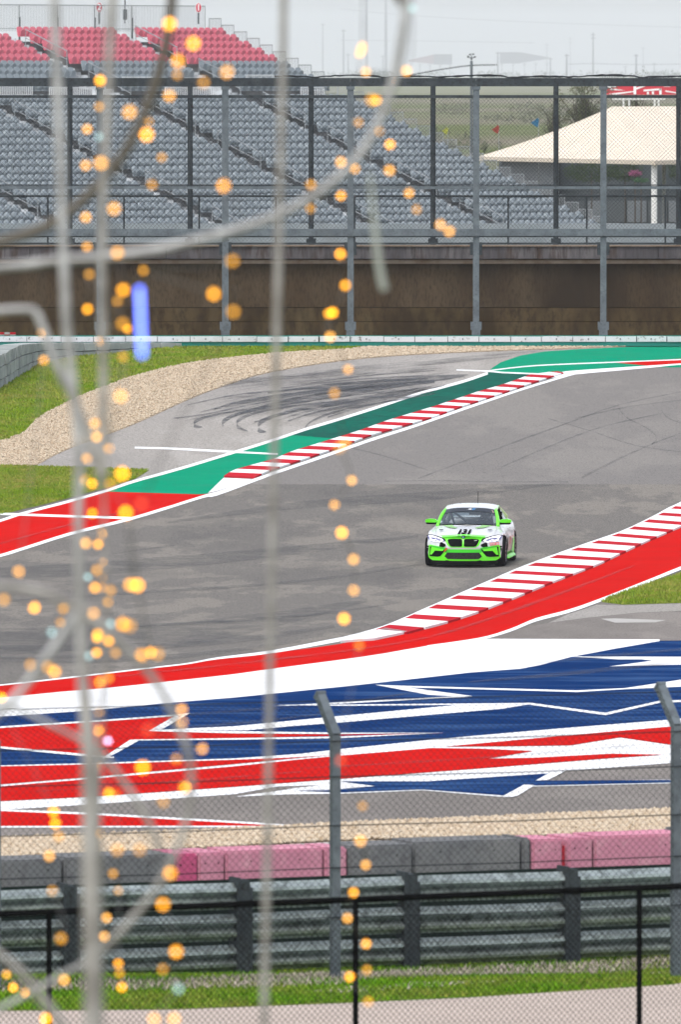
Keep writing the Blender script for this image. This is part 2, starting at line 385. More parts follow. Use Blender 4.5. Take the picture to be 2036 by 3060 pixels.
# broad white band and the stars-and-stripes shards
def art(pts, col, dz, nm=None): return sheet(nm or 'painted_%s_shard' % col, pts, dz, M[col])
RB = [(-300,2060)]
art([(-300,2155),(0,2135),(268,2117),(491,2095),(700,2078),(1018,2044),(1213,2024),(1408,2002),(1560,1990),(1700,1955),(1960,1916),(2300,1912),(2400,2110),(2005,2168),(1667,2186),(1330,2216),(1018,2248),(700,2274),(268,2290),(-300,2305)], 'blue', .026, 'blue_runoff')
art(sm2([(-300,2106),(0,2086),(179,2069),(312,2058),(520,2036),(700,2016),(805,2001),(1018,1973),(1148,1954),(1278,1931),(1434,1910)],2) + [(1973,1912),(1973,1917),(1850,1938),(1706,1965),(1615,1989),(1557,2000),(1408,2011),(1213,2033),(1018,2054),(700,2086),(491,2103),(268,2125),(0,2143),(-300,2165)], 'white', .032, 'white_runoff')
art([(1700,1963),(2300,1965),(2300,1973),(1850,1972)], 'white', .034)
art([(1823,1993),(1953,1976),(1900,1970),(2300,1972),(2300,1989),(2036,1988)], 'white', .038)
art([(1122,2048),(1190,2052),(1414,2082),(1370,2083),(1280,2078)], 'white', .038)
art([(812,2112),(1018,2100),(1380,2081),(1400,2084),(1018,2105)], 'white', .036)
art([(1122,2048),(1200,2051),(1726,2065),(1870,2058),(2036,2033),(2300,1995),(2300,2030),(2036,2054),(1880,2061),(1726,2070),(1180,2055)], 'white', .040)
art([(820,2108),(1018,2107),(1369,2104),(1577,2102),(1590,2105),(1500,2120),(1343,2133),(1018,2161),(880,2171),(740,2184),(480,2186),(446,2184),(700,2172),(1018,2141),(1369,2108),(1018,2111)], 'white', .034)
art([(1577,2102),(1585,2102),(1810,2132),(1973,2096),(2300,2085),(2300,2091),(1975,2102),(1812,2139),(1800,2138),(1577,2107)], 'white', .042)
# red field between the two chevrons
art([(-300,2190),(0,2177),(312,2157),(522,2142),(445,2186),(700,2194),(1018,2197),(1330,2193),(1018,2200),(700,2207),(414,2211),(388,2213),(305,2266),(268,2258),(0,2234),(-300,2205)], 'red', .034)
art([(-300,2187),(0,2173),(312,2153),(522,2138),(569,2133),(550,2143),(478,2186),(700,2187),(1018,2192),(1330,2192),(1018,2196),(700,2194),(470,2188),(444,2187),(520,2143),(312,2158),(0,2178),(-300,2192)], 'white', .046)
art([(-300,2204),(0,2233),(268,2257),(340,2264),(340,2268),(268,2264),(0,2239),(-300,2212)], 'white', .048)
art([(305,2268),(388,2213),(415,2212),(700,2208),(1018,2203),(1330,2192),(1018,2208),(700,2213),(415,2215),(345,2254),(310,2270)], 'white', .044)
# white stripe and red shards across the middle
art([(-300,2300),(0,2289),(268,2282),(700,2268),(900,2254),(1018,2240),(1330,2208),(1667,2179),(2005,2152),(2300,2118),(2300,2250),(2005,2282),(1667,2307),(1278,2340),(1018,2346),(831,2352),(700,2375),(268,2406),(0,2422),(-300,2432)], 'white', .030, 'white_runoff')
art([(-300,2304),(0,2293),(268,2287),(700,2273),(860,2267),(1018,2258),(909,2266),(700,2286),(268,2325),(0,2347),(-300,2362)], 'red', .050)
art([(-300,2368),(0,2353),(268,2331),(700,2293),(909,2271),(1018,2261),(1291,2238),(1440,2240),(1596,2247),(1460,2270),(1600,2267),(1830,2255),(1985,2258),(1830,2268),(1450,2298),(1018,2330),(700,2354),(268,2384),(0,2397),(-300,2406)], 'red', .052)
art([(1330,2234),(1667,2203),(2005,2174),(2300,2146),(2300,2240),(2060,2232),(2005,2228),(1855,2206),(1706,2230),(1500,2233)], 'red', .054)
art([(701,2383),(860,2376),(1018,2374),(1265,2364),(1521,2385),(1576,2353),(2005,2343),(2300,2335),(2300,2328),(2005,2332),(1602,2336),(1641,2314),(1690,2300),(1278,2338),(1018,2340)], 'white', .036)
art([(860,2360),(1018,2346),(1100,2353),(1000,2362)], 'white', .058)
art([(880,2366),(1000,2364),(1125,2352),(1018,2338),(1278,2338),(1641,2314),(1602,2336),(2005,2334),(2300,2330),(2300,2333),(2005,2341),(1576,2351),(1521,2381),(1265,2362),(1018,2371)], 'blue', .056)
art([(1602,2336),(1641,2314),(1667,2305),(1700,2303),(1640,2334)], 'white', .060)
art([(1505,2382),(1568,2348),(1600,2350),(1545,2383),(1521,2386)], 'white', .062)
art([(-300,2400),(0,2424),(268,2435),(700,2460),(935,2474),(700,2472),(0,2474),(-300,2474)], 'red', .036)
art([(-300,2392),(0,2420),(268,2431),(700,2456),(945,2473),(945,2476),(700,2462),(268,2437),(0,2426),(-300,2402)], 'white', .040)
art([(-300,2471),(0,2471),(700,2470),(945,2473),(945,2477),(700,2475),(0,2476),(-300,2476)], 'white', .042)

# ------------------------------------------------------------------ skid marks
def mk_skids():
    m, t, b = newmat('tyre_rubber_mark'); co = coords(t)
    b.inputs['Base Color'].default_value = (.05,.05,.055,1); b.inputs['Roughness'].default_value = .6
    k = t.nodes.new('ShaderNodeMath'); k.operation = 'MULTIPLY'; k.inputs[1].default_value = .72
    t.links.new(ramp(t, noise(t, co, 1.3, 5, .7), .30, .62), k.inputs[0]); t.links.new(k.outputs[0], b.inputs['Alpha'])
    m2, t2, b2 = newmat('faint_rubber_mark'); co = coords(t2)
    b2.inputs['Base Color'].default_value = (.06,.06,.065,1); b2.inputs['Roughness'].default_value = .7
    k = t2.nodes.new('ShaderNodeMath'); k.operation = 'MULTIPLY'; k.inputs[1].default_value = .42
    t2.links.new(ramp(t2, noise(t2, co, 1.1, 5, .7), .3, .75), k.inputs[0]); t2.links.new(k.outputs[0], b2.inputs['Alpha'])
    C_ = []
    A = [  # hooked marks on the run-off (px, thickness)
        ([(604,1276),(585,1270),(578,1262),(590,1252),(640,1238),(740,1222),(860,1206),(1000,1188),(1150,1170)], [3,11,14,10,6,5,4,3,2]),
        ([(795,1290),(778,1282),(770,1270),(785,1252),(850,1232),(960,1212),(1100,1190),(1280,1162)], [3,13,18,14,8,6,4,3]),
        ([(740,1288),(715,1275),(706,1262),(718,1248),(770,1230),(860,1214),(980,1200)], [2,10,14,11,7,5,3]),
        ([(668,1272),(662,1264),(672,1250),(710,1234),(800,1214),(900,1200),(1050,1180)], [3,13,14,10,6,4,3]),
        ([(912,1276),(930,1258),(980,1236),(1060,1216),(1180,1196),(1300,1176)], [6,6,7,5,4,3]),
        ([(640,1222),(700,1202),(800,1184),(950,1166),(1150,1150),(1350,1132)], [4,5,5,6,6,3]),
        ([(560,1210),(700,1180),(860,1164),(1000,1156),(1200,1142)], [3,4,5,5,3]),
        ([(800,1172),(950,1152),(1100,1138),(1280,1130)], [6,8,8,5]),
        ([(840,1160),(1000,1140),(1180,1126),(1400,1120)], [3,4,4,3]),
        ([(520,1250),(620,1236),(760,1206),(900,1188)], [3,4,4,2]),
        ([(900,1225),(1050,1200),(1200,1178),(1330,1152)], [4,6,6,3]),
        ([(980,1246),(1080,1216),(1200,1190),(1300,1168)], [4,4,5,3]),
        ([(860,1258),(960,1226),(1100,1200)], [4,5,3]),
        ([(940,1176),(1100,1158),(1300,1140)], [7,9,6]),
        ([(900,1150),(1080,1124),(1300,1108)], [2,3,2]), ([(700,1240),(850,1196),(1050,1160),(1300,1135)], [4,18,22,6]), ([(760,1262),(900,1216),(1100,1184),(1250,1160)], [3,14,16,4]), ([(600,1232),(740,1196),(900,1170),(1100,1150)], [2,10,12,3]), ([(960,1150),(1120,1136),(1300,1126),(1390,1124)], [3,14,14,3])]
    B = [([(1850,1205),(1855,1225),(1880,1250),(1930,1275),(1965,1305),(1950,1325)], [4,5,4,4,5,5]),
        ([(1985,1190),(1978,1215),(1990,1240),(2036,1262),(2200,1300)], [5,5,4,4,4]),
        ([(1250,1428),(1400,1372),(1560,1312),(1700,1262),(1850,1210),(2036,1170)], [5,5,5,4,3,3]),
        ([(1050,1338),(1150,1362),(1280,1405)], [3,4,3]),
        ([(1640,1250),(1760,1285),(1900,1330),(2036,1350)], [3,3,3,3]),
        ([(1740,1424),(1860,1365),(1960,1322),(2060,1285)], [7,6,4,3]),
        ([(1350,1500),(1340,1440),(1338,1380)], [4,4,3]), ([(1510,1440),(1490,1380),(1500,1330)], [5,4,3]),
        ([(340,1655),(430,1640),(520,1630)], [2,5,3]),
        ([(1720,1250),(1880,1215),(2036,1196)], [3,3,3]),
        ([(1500,1395),(1650,1330),(1800,1275),(1980,1235)], [4,4,4,3]),
        ([(1150,1438),(1300,1436),(1500,1440),(1700,1440)], [3,3,3,2]),
        ([(-50,1880),(400,1868),(900,1838),(1200,1800)], [6,8,8,4]),
        ([(-50,1890),(300,1880),(700,1845),(1100,1790)], [80,85,60,10]),
        ([(-50,1700),(300,1680),(800,1640),(1250,1600)], [30,40,30,6]), ([(500,1560),(900,1500),(1300,1470),(1700,1440)], [6,22,26,6]),
        ([(-50,1930),(300,1928),(700,1905),(1000,1870)], [14,20,20,8]),
        ([(-50,1962),(300,1965),(600,1950),(900,1915)], [18,18,14,6]),
        ([(-50,1800),(400,1770),(900,1735),(1300,1680)], [6,8,8,4])]
    rk = random.Random(4)
    for i in range(95):
        x0 = rk.uniform(520, 1250); y0 = rk.uniform(1130, 1275) - max(0, (x0-800))*.12; ln = rk.uniform(120, 420)
        y0 = min(y0, float(np.interp(x0, [p_[0] for p_ in far_out], [p_[1] for p_ in far_out])) - 14)
        s_ = -.16 - .25*max(0, (y0-1160)/130); pts = [(x0 + ln*t_, y0 + s_*ln*(t_ - .38*t_*t_)) for t_ in (0,.33,.66,1)]
        pts = [(x, min(y, float(np.interp(x, [p_[0] for p_ in far_out], [p_[1] for p_ in far_out])) - 6)) for x, y in pts]
        if pts[-1][0] > 1330 and y0 > 1130: continue
        C_.append((pts, [1, rk.uniform(2,8), rk.uniform(2,9), 1]))
    S = [([(380,2150),(700,2125),(1018,2100),(1300,2062)], [4,7,6,3]), ([(420,2185),(720,2160),(1018,2130)], [3,8,3]), ([(1400,2040),(1700,2010),(2060,1975)], [3,12,6]), ([(1500,1995),(1800,1960),(2060,1940)], [3,9,5]), ([(-50,1640),(200,1570),(420,1520)], [3,5,3]),
         ([(1018,1950),(1300,1900),(1600,1800),(1900,1690)], [3,6,8,4]), ([(300,2030),(700,1985),(1018,1950)], [3,5,3]), ([(900,2300),(1400,2270),(1900,2230)], [2,5,3]), ([(100,2370),(500,2340),(900,2310)], [2,6,3])]
    for nm, L, mt, dz in (('paint_scuffs', S, m2, .078), ('rubber_haze_marks', C_, m2, .0405), ('tyre_marks', A, m, .040), ('track_tyre_marks', B, m2, .020)):
        objs = [line(nm, p, th, dz + .0022*i, mt) for i, (p, th) in enumerate(L)]
        bm = bmesh.new()
        for o in objs: bm.from_mesh(o.data)
        me = bpy.data.meshes.new(nm); bm.to_mesh(me); bm.free(); me.materials.append(mt)
        for o in objs: bpy.data.objects.remove(o)
        tag(link(nm, me), kind='structure').name = nm
mk_skids()

# ------------------------------------------------------------------ stones and grass blades
def pip(poly, x, y):
    ins = np.zeros(len(x), bool); n = len(poly)
    for i in range(n):
        x0, y0 = poly[i]; x1, y1 = poly[(i+1) % n]
        if y0 == y1: continue
        c = ((y0 > y) != (y1 > y)) & (x < (x1-x0)*(y-y0)/(y1-y0) + x0); ins ^= c
    return ins
def zg_np(D): return np.interp(D, [a for a, _ in PROF], [b for _, b in PROF])
def sample(px, n, seed, clip=None):
    poly = [(g.x, g.y) for g in (G(x, y) for x, y in px)]
    r = np.random.RandomState(seed); xs = [p[0] for p in poly]; ys = [p[1] for p in poly]
    x0, x1 = max(min(xs), -13), min(max(xs), 13); X = []; Y = []; c = 0
    while c < n:
        x = r.uniform(x0, x1, n); y = r.uniform(min(ys), max(ys), n); k = pip(poly, x, y)
        k &= np.abs(x) < y*.037
        X.append(x[k]); Y.append(y[k]); c += k.sum()
        if len(X) > 60: break
    return np.concatenate(X)[:n], np.concatenate(Y)[:n], r
def stones(name, px, n, size, seed, dz):
    x, y, r = sample(px, n, seed); n = len(x); z = zg_np(y) + dz
    base = np.array([(1,0,0),(0,1,0),(-1,0,0),(0,-1,0),(0,0,1),(0,0,-1)], float)
    s = size*r.uniform(.5, 1.25, (n,1,1)); V = base[None]*s*r.uniform(.6,1.3,(n,6,1))*np.array([1,1,.75])
    a = r.uniform(0, 6.28, n); ca, sa = np.cos(a)[:,None], np.sin(a)[:,None]
    vx = V[:,:,0]*ca - V[:,:,1]*sa; vy = V[:,:,0]*sa + V[:,:,1]*ca
    V = np.stack([vx + x[:,None], vy + y[:,None], V[:,:,2] + z[:,None] + size*.3*r.rand(n,1)], 2).reshape(-1,3)
    F_ = np.array([(0,1,4),(1,2,4),(2,3,4),(3,0,4),(1,0,5),(2,1,5),(3,2,5),(0,3,5)])
    F_ = (F_[None] + (np.arange(n)*6)[:,None,None]).reshape(-1,3)
    return rawmesh(name, V, F_, M['stone'])
def rawmesh(name, V, F_, mat):
    me = bpy.data.meshes.new(name); me.vertices.add(len(V)); me.vertices.foreach_set('co', V.astype('f').ravel())
    me.loops.add(F_.size); me.loops.foreach_set('vertex_index', F_.astype('i').ravel())
    me.polygons.add(len(F_)); me.polygons.foreach_set('loop_start', np.arange(0, F_.size, 3, dtype='i')); me.polygons.foreach_set('loop_total', np.full(len(F_), 3, 'i'))
    me.update(); me.validate(); return tag(link(name, me, mat), kind='stuff')
def blades(name, px, n, h, wd, seed, dz, mat):
    x, y, r = sample(px, n, seed); n = len(x); z = zg_np(y) + dz
    a = r.uniform(0, 6.28, n); hh = h*r.uniform(.4, 1.25, n); w_ = wd*r.uniform(.6,1.3,n)
    b0 = np.stack([x - np.cos(a)*w_, y - np.sin(a)*w_, z], 1); b1 = np.stack([x + np.cos(a)*w_, y + np.sin(a)*w_, z], 1)
    t = np.stack([x + r.normal(0, .45, n)*hh, y + r.normal(0, .45, n)*hh, z + hh], 1)
    V = np.stack([b0, b1, t], 1).reshape(-1,3); F_ = np.arange(3*n).reshape(-1,3)
    return rawmesh(name, V, F_, mat)
stones('gravel_stones', grav_near_px, 16000, .042, 3, .03)
stones('gravel_stones', grav_far_px, 40000, .032, 4, .026)
blades('grass_blades', grass_far_px, 30000, .06, .02, 5, .02, M['blade_dry'])
blades('grass_blades', grass_left_px, 28000, .05, .016, 6, .028, M['blade_dry'])
blades('grass_blades', grass_right_px, 9000, .07, .015, 7, .022, M['blade_dry'])

# ------------------------------------------------------------------ near grass strip and path
near_path_px = [(-700,3200),(-700,3064),(0,3022),(520,3020),(1018,3001),(1400,2984),(2036,2945),(2700,2910),(2700,3200)]
sheet('concrete_path', [(-14,98.2),(14,98.2)] + [(P(x, y, 108).x*1.0, G(x, y).y) for x, y in [(2700,2910),(2036,2945),(1400,2984),(1018,3001),(520,3020),(0,3024),(-700,3064)]], .03, M['path'], world=True)
near_grass_px = [(-500,3052),(0,3022),(520,3018),(1018,2999),(1400,2982),(2036,2943),(2500,2920),(2500,2700),(2036,2790),(0,2870),(-500,2890)]
sheet('near_grass_strip', near_grass_px, .015, M['grass_green'])
sheet('mowing_strip', [(930,2962),(1000,2950),(1200,2942),(1500,2925),(2036,2896),(2036,2906),(1600,2934),(1200,2958),(1000,2968)], .02, M['path'])
blades('grass_blades', near_grass_px, 60000, .055, .012, 8, .015, M['blade'])
blades('grass_blades', [(-500,2958),(0,2942),(600,2936),(1018,2920),(1500,2898),(2036,2870),(2400,2850),(2400,2872),(2036,2898),(1500,2925),(1018,2948),(600,2962),(0,2972),(-500,2990)], 9000, .07, .014, 9, .015, M['path'])
# ------------------------------------------------------------------ metals
M['galv'] = pmat('galvanised_steel', (.075,.092,.105), .6, [(2.5,.4,.7,(.125,.15,.165)), (14,.5,.72,(.05,.06,.07))], metal=.2)
M['galv_dark'] = pmat('dark_steel', (.035,.042,.048), .65, [(2,.4,.7,(.055,.065,.07)), (12,.5,.7,(.02,.02,.02))], metal=.1)
M['galv_rail'] = pmat('guardrail_steel', (.40,.45,.44), .38, [(1.5,.4,.7,(.27,.31,.30)), (9,.48,.7,(.12,.14,.13))], metal=.7)
M['wire'] = pmat('wire_dark', (.022,.025,.028), .7)
M['black'] = pmat('black_paint', (.012,.012,.013), .4)
M['wall'] = pmat('stained_wall', (.070,.047,.027), .85, [(.7,.40,.70,(.10,.074,.047)), (.25,.45,.62,(.034,.024,.016)), (14,.45,.8,(.034,.023,.014))], scale=(1,1,.3))
M['wall_low'] = pmat('stained_wall_low', (.078,.052,.025), .85, [(1.3,.42,.62,(.095,.070,.036)), (.5,.45,.6,(.042,.028,.014)), (5,.45,.7,(.036,.024,.013))], scale=(1,1,.5))
M['coping'] = pmat('weathered_coping', (.080,.074,.080), .85, [(1.2,.42,.62,(.14,.13,.135)), (4,.5,.66,(.07,.045,.035)), (8,.45,.7,(.06,.055,.058))], scale=(1,1,.2))
M['coping_tan'] = pmat('tan_edge', (.24,.19,.15), .85, [(2,.4,.65,(.16,.11,.075))])
M['barrier_white'] = pmat('barrier_white', (.52,.54,.56), .6, [(1.3,.5,.75,(.40,.41,.42)), (7,.60,.68,(.12,.11,.10))])
M['teal_paint'] = pmat('teal_paint', (.02,.17,.14), .7)
M['tyre_grey'] = pmat('grey_barrier', (.34,.365,.36), .8, [(1.5,.4,.7,(.22,.24,.24)), (6,.5,.7,(.32,.34,.33))])
M['joint'] = pmat('joint_dark', (.025,.03,.03), .8)

def plane_box(mb, x0, y0, x1, y1, D, depth):
    """upright box whose front face covers these photo pixels at distance D"""
    a = P(x0, y1, D); b = P(x1, y0, D)
    mb.box((a.x, D, a.z), (b.x, D+depth, b.z))
def chain(mb, o, u, v, W, Hh, pitch, r, sides=3):
    """diamond mesh of straight wires in the rectangle o + u*[0,W] + v*[0,Hh]"""
    o = Vector(o); u = Vector(u).normalized(); v = Vector(v).normalized(); n = u.cross(v).normalized()
    def clip(c, sgn):
        # line  a - sgn*b = c, a in [0,W], b in [0,Hh]
        pts = []
        for b in (0, Hh):
            a = c + sgn*b
            if -1e-6 <= a <= W+1e-6: pts.append((a, b))
        for a in (0, W):
            b = (a-c)/sgn
            if -1e-6 <= b <= Hh+1e-6: pts.append((a, b))
        if len(pts) < 2: return None
        pts.sort(key=lambda q: q[1]); return pts[0], pts[-1]
    for sgn in (1, -1):
        c = (-Hh if sgn > 0 else 0); end = (W if sgn > 0 else W+Hh); k = math.floor(c/pitch); off = n*(r*.8*sgn)
        while k*pitch < end:
            q = clip(k*pitch + pitch*.5, sgn); k += 1
            if not q or abs(q[0][1]-q[1][1]) < 1e-3: continue
            p0 = o + u*q[0][0] + v*q[0][1] + off; p1 = o + u*q[1][0] + v*q[1][1] + off
            d = (p1-p0).normalized(); s = d.cross(n)
            ring = [n*r, (s*.87 - n*.5)*r, (-s*.87 - n*.5)*r]
            mb.add([p0+t for t in ring] + [p1+t for t in ring], [(0,1,4,3),(1,2,5,4),(2,0,3,5)])

# ------------------------------------------------------------------ far retaining wall
def far_wall():
    D = 322.0; root = empty('retaining_wall', (0, D, zg(D)), 0, 'dark brown stained concrete wall with a grey coping below the grandstand fence', 'wall')
    def add(mb, name, mat):
        o = mb.build(name, mat); o.parent = root; o.matrix_parent_inverse = Matrix.Translation(root.location).inverted(); return o
    xs = [-500,-80,298,675,1050,1427,1806,2185,2600]
    for a, b in zip(xs, xs[1:]):
        mb = MB(); plane_box(mb, a+1.2, 786, b-1.2, 918, D+.35, .5); add(mb, 'wall_panel', M['wall'])
        mb = MB(); plane_box(mb, a+1.2, 920, b-1.2, 960, D+.30, .5); plane_box(mb, a+1.2, 961.5, b-1.2, 1050, D+.27, .5); add(mb, 'wall_plinth', M['wall_low'])
        mb = MB(); m = (a+b)/2 + rnd.uniform(-30, 30)
        plane_box(mb, a+1, 737, m-.8, 773, D, .9); plane_box(mb, m+.8, 737, b-1, 773, D, .9); add(mb, 'coping_block', M['coping'])
        mb = MB(); plane_box(mb, a+.6, 733, b-.6, 736.6, D-.06, .8); plane_box(mb, a+1, 776, b-1, 788, D+.12, .8); add(mb, 'coping_edge', M['coping_tan'])
    mb = MB(); plane_box(mb, -500, 738, 2600, 1050, D+.86, .5); add(mb, 'backing_slab', M['joint'])
far_wall()

def small_rot(o, root):
    o.parent = root; o.matrix_parent_inverse = Matrix.Translation(root.location).inverted(); return o

# front debris fence on tall galvanised posts
def far_fence_front():
    D = 317.6; root = empty('debris_fence', (0, D, zg(D)), 0, 'tall galvanised debris fence with heavy square posts standing in front of the brown wall', 'fence')
    A = lambda mb, n, m: small_rot(mb.build(n, m), root)
    posts = [-80,298,673,1048,1424,1805,2182]
    for x in posts:
        mb = MB(); s = 9.5
        plane_box(mb, x-s, 258, x+s, 1004, D, .2)
        plane_box(mb, x-s-3, 258, x+s+3, 268, D-.03, .26)
        p = A(mb, 'post', M['galv'])
        mb = MB(); plane_box(mb, x-s-7, 962, x+s+7, 986, D-.04, .28); plane_box(mb, x-s-3, 986, x+s+3, 1006, D-.05, .3)
        mb2 = mb
        b = mb2.build('post_bracket', M['galv']); small_rot(b, root)
        for xa in (x-s-9, x+s): mb = MB(); plane_box(mb, xa, 724, xa+9, 762, D-.02, .2); small_rot(mb.build('post_bracket', M['galv_dark']), root)
    for a, b in zip(posts, posts[1:]):
        mb = MB(); plane_box(mb, a+.3, 233, b-.3, 258, D-.02, .25); A(mb, 'top_beam', M['galv_dark'] )
        mb = MB(); plane_box(mb, a+.3, 684, b-.3, 705, D-.08, .25); A(mb, 'middle_beam', M['galv'])
        mb = MB(); plane_box(mb, a+10, 725, b-10, 731, D, .1); A(mb, 'cable_rail', M['galv_dark'])
        mb = MB(); plane_box(mb, a+10, 284, b-10, 293, D+.05, .1); A(mb, 'mesh_rail', M['galv_dark'])
        mb = MB(); plane_box(mb, a+10, 557, b-10, 565, D+.03, .1); A(mb, 'mesh_rail', M['galv'])
        lo = P(a+9, 736, D+.13); hi = P(b-9, 293, D+.13); mb = MB()
        chain(mb, lo, (1,0,0), (0,0,1), hi.x-lo.x, hi.z-lo.z, .118, .0036)
        o = mb.build('mesh_panel', M['wire'], None, fix=False); small_rot(o, root)
    # ragged netting rolled along the top beam
    pts = [P(x, 232 - 3.5*abs(math.sin(x/61.0)) - (3 if (x//190) % 2 else 0) + rnd.uniform(-1,1), D) for x in range(820, 2300, 14)]
    mb = MB(); mb.tube(pts, [.022 + rnd.uniform(0,.02) for _ in pts], 5)
    for x in list(range(835, 870, 6)) + list(range(1430, 1500, 7)) + list(range(1795, 1860, 7)):
        mb.tube([P(x, 232, D), P(x+rnd.uniform(-4,8), 225+rnd.uniform(-2,2), D-.05), P(x+rnd.uniform(4,12), 231, D)], .008, 3)
    A(mb, 'netting_roll', M['wire'])
far_fence_front()

def far_fence_rear():
    D = 329.0; root = empty('safety_fence', (0, D, zg(D)), 0, 'darker second mesh fence with thin round posts standing just behind the tall debris fence', 'fence')
    A = lambda mb, n, m: small_rot(mb.build(n, m), root)
    posts = [-158,208,568,930,1295,1663,2030,2395]
    for x in posts:
        mb = MB(); a = P(x, 740, D); b = P(x, 246, D); mb.tube([a, b], .085, 8)
        mb.tube([P(x-4, 292, D), P(x+4, 292, D)], .1, 8); mb.box((a.x-.16, D-.16, a.z+.15), (a.x+.16, D+.16, a.z+.30)); A(mb, 'post', M['galv_dark'])
    for a, b in zip(posts, posts[1:]):
        for y, r in ((248,.05),(289,.045),(560,.045),(553,.02),(706,.03)):
            mb = MB(); mb.tube([P(a+7, y, D), P(b-7, y, D)], r, 6); A(mb, 'rail', M['galv_dark'])
        lo = P(a+7, 725, D+.1); hi = P(b-7, 291, D+.1); mb = MB()
        chain(mb, lo, (1,0,0), (0,0,1), hi.x-lo.x, hi.z-lo.z, .15, .0022); small_rot(mb.build('mesh_panel', M['wire'], None, fix=False), root)
    D = 333.0; root = empty('handrail_fence', (0, D, zg(D)), 0, 'low dark handrail with slim uprights running behind both mesh fences above the wall', 'handrail')
    A = lambda mb, n, m: small_rot(mb.build(n, m), root)
    posts = [-95,142,370,595,825,1060,1290,1520,1755,1990,2225]
    for x in posts:
        mb = MB(); mb.tube([P(x, 740, D), P(x, 586, D)], .034, 6); A(mb, 'post', M['galv_dark'])
    for a, b in zip(posts, posts[1:]):
        mb = MB(); mb.tube([P(a, 586, D), P(b, 586, D)], .036, 6); A(mb, 'rail', M['galv_dark'])
far_fence_rear()

# low white barrier strip at the foot of the posts
def white_barrier():
    D = 314.5; root = empty('white_barrier', (0, D, zg(D)), 0, 'low white barrier strip with dark bolt holes along the foot of the brown wall', 'barrier')
    A = lambda mb, n, m: small_rot(mb.build(n, m), root)
    x = -120.0
    while x < 2300:
        wdt = 97 + rnd.uniform(-6, 6); dy = rnd.uniform(-.8,.8)
        mb = MB(); gp = rnd.choice((1,1,2.2)); plane_box(mb, x+gp, 1006+dy, x+wdt-gp, 1021.5+dy*.6, D+rnd.uniform(0,.03), .3); p = A(mb, 'barrier_block', M['barrier_white'])
        mb = MB(); c = P(x+wdt*.48, 1013, D-.015); mb.tube([c, c+Vector((0,.03,0))], .022, 8); A(mb, 'bolt', M['joint'])
        x += wdt
    mb = MB(); plane_box(mb, -120, 1021.5, 2300, 1034, D+.05, .25); plane_box(mb, -120, 1003, 2300, 1006.5, D+.32, .3); A(mb, 'base_strip', M['teal_paint'])
    mb = MB(); plane_box(mb, -120, 1008, 2300, 1022, D+.12, .1); A(mb, 'backing', M['joint'])
white_barrier()

def grey_blocks():
    bot = [(-120,1205),(-60,1185),(0,1161),(60,1124),(112,1092),(160,1079),(201,1072),(237,1065),(348,1056),(446,1044),(560,1036),(700,1030),(800,1027)]
    top = [(-120,1075),(-60,1068),(0,1060),(58,1030),(112,1025),(800,1023)]
    pts = [G(x, y) for x, y in sm2(bot, 8)]
    root = empty('block_barrier', pts[30]); tag(root, 'grey block barrier curving along the far grass bank at the left edge of the photo', 'barrier')
    def topz(px, D):
        y = np.interp(px, [a for a,_ in top], [b for _,b in top]); return P(px, y, D).z
    # walk at 0.62 m spacing
    acc = 0; last = pts[0]; segs = [pts[0]]
    for p in pts[1:]:
        while (p-last).length > .62:
            last = last + (p-last).normalized()*.62; segs.append(last.copy())
    for i, (a, b) in enumerate(zip(segs, segs[1:])):
        d = (b-a); d.z = 0; d.normalize(); n = Vector((-d.y, d.x, 0))
        px = CX + a.x/a.y*F; zt = max(topz(px, a.y), zg(a.y)+.10); z0 = zg(a.y) - .1; hh = zt - z0
        k = 3 if hh > .55 else (2 if hh > .35 else 1)
        for c in range(k):
            za = z0 + hh*c/k + .014; zb = z0 + hh*(c+1)/k - .014
            a2 = a + d*.022; b2 = b - d*.022; j = rnd.uniform(-.03,.03); mb = MB()
            vs = [Vector((q.x, q.y, 0)) + n*(o_+j) for q in (a2, b2) for o_ in (0, .62)]
            mb.add([(v.x, v.y, z) for z in (za, zb) for v in vs], [(0,1,3,2),(4,6,7,5),(0,2,6,4),(1,5,7,3),(0,4,5,1),(2,3,7,6)])
            small_rot(mb.build('barrier_block', M['tyre_grey']), root)
    # small red and white pile behind
    root = empty('red_white_blocks', P(10, 1005, 319), 0, 'small stack of red and white blocks at the far left foot of the brown wall', 'barrier')
    for i in range(4):
        for j in range(2):
            mb = MB(); plane_box(mb, -22+i*17, 994+j*6, -6+i*17, 999.5+j*6, 319, .5); small_rot(mb.build('block', M['red_dark'] if (i+j) % 2 else M['concrete']), root)
grey_blocks()

# ------------------------------------------------------------------ grandstand
M['seat_pink'] = pmat('seat_red', (.58,.125,.17), .55, [(1.2,.4,.7,(.48,.13,.17)), (.4,.55,.7,(.52,.04,.06))])
M['seat_grey'] = pmat('seat_grey', (.225,.262,.285), .55, [(1.2,.4,.7,(.17,.20,.222)), (.5,.55,.7,(.28,.32,.34))])
M['stand_conc'] = pmat('stand_concrete', (.52,.53,.53), .85, [(1,.4,.7,(.29,.30,.31))])
M['stand_tread'] = pmat('stand_tread', (.17,.178,.185), .85, [(1,.4,.7,(.06,.065,.07))])  # dark concrete, with the shade between seat rows put into its colour
M['stand_dark'] = pmat('stand_dark_steel', (.075,.085,.09), .8)  # dark grey for substructure, posts and masts
M['rail_grey'] = pmat('rail_grey', (.30,.32,.33), .45, metal=.4)
M['rail_white'] = pmat('rail_white', (.62,.64,.65), .5)
TH = math.radians(45); DV = Vector((math.sin(TH), -math.cos(TH), 0)); EV = Vector((math.cos(TH), math.sin(TH), 0))
RISE = .357; TREAD = .985; SP = .478; TOP = P(675, 82, 540)
NR = 34
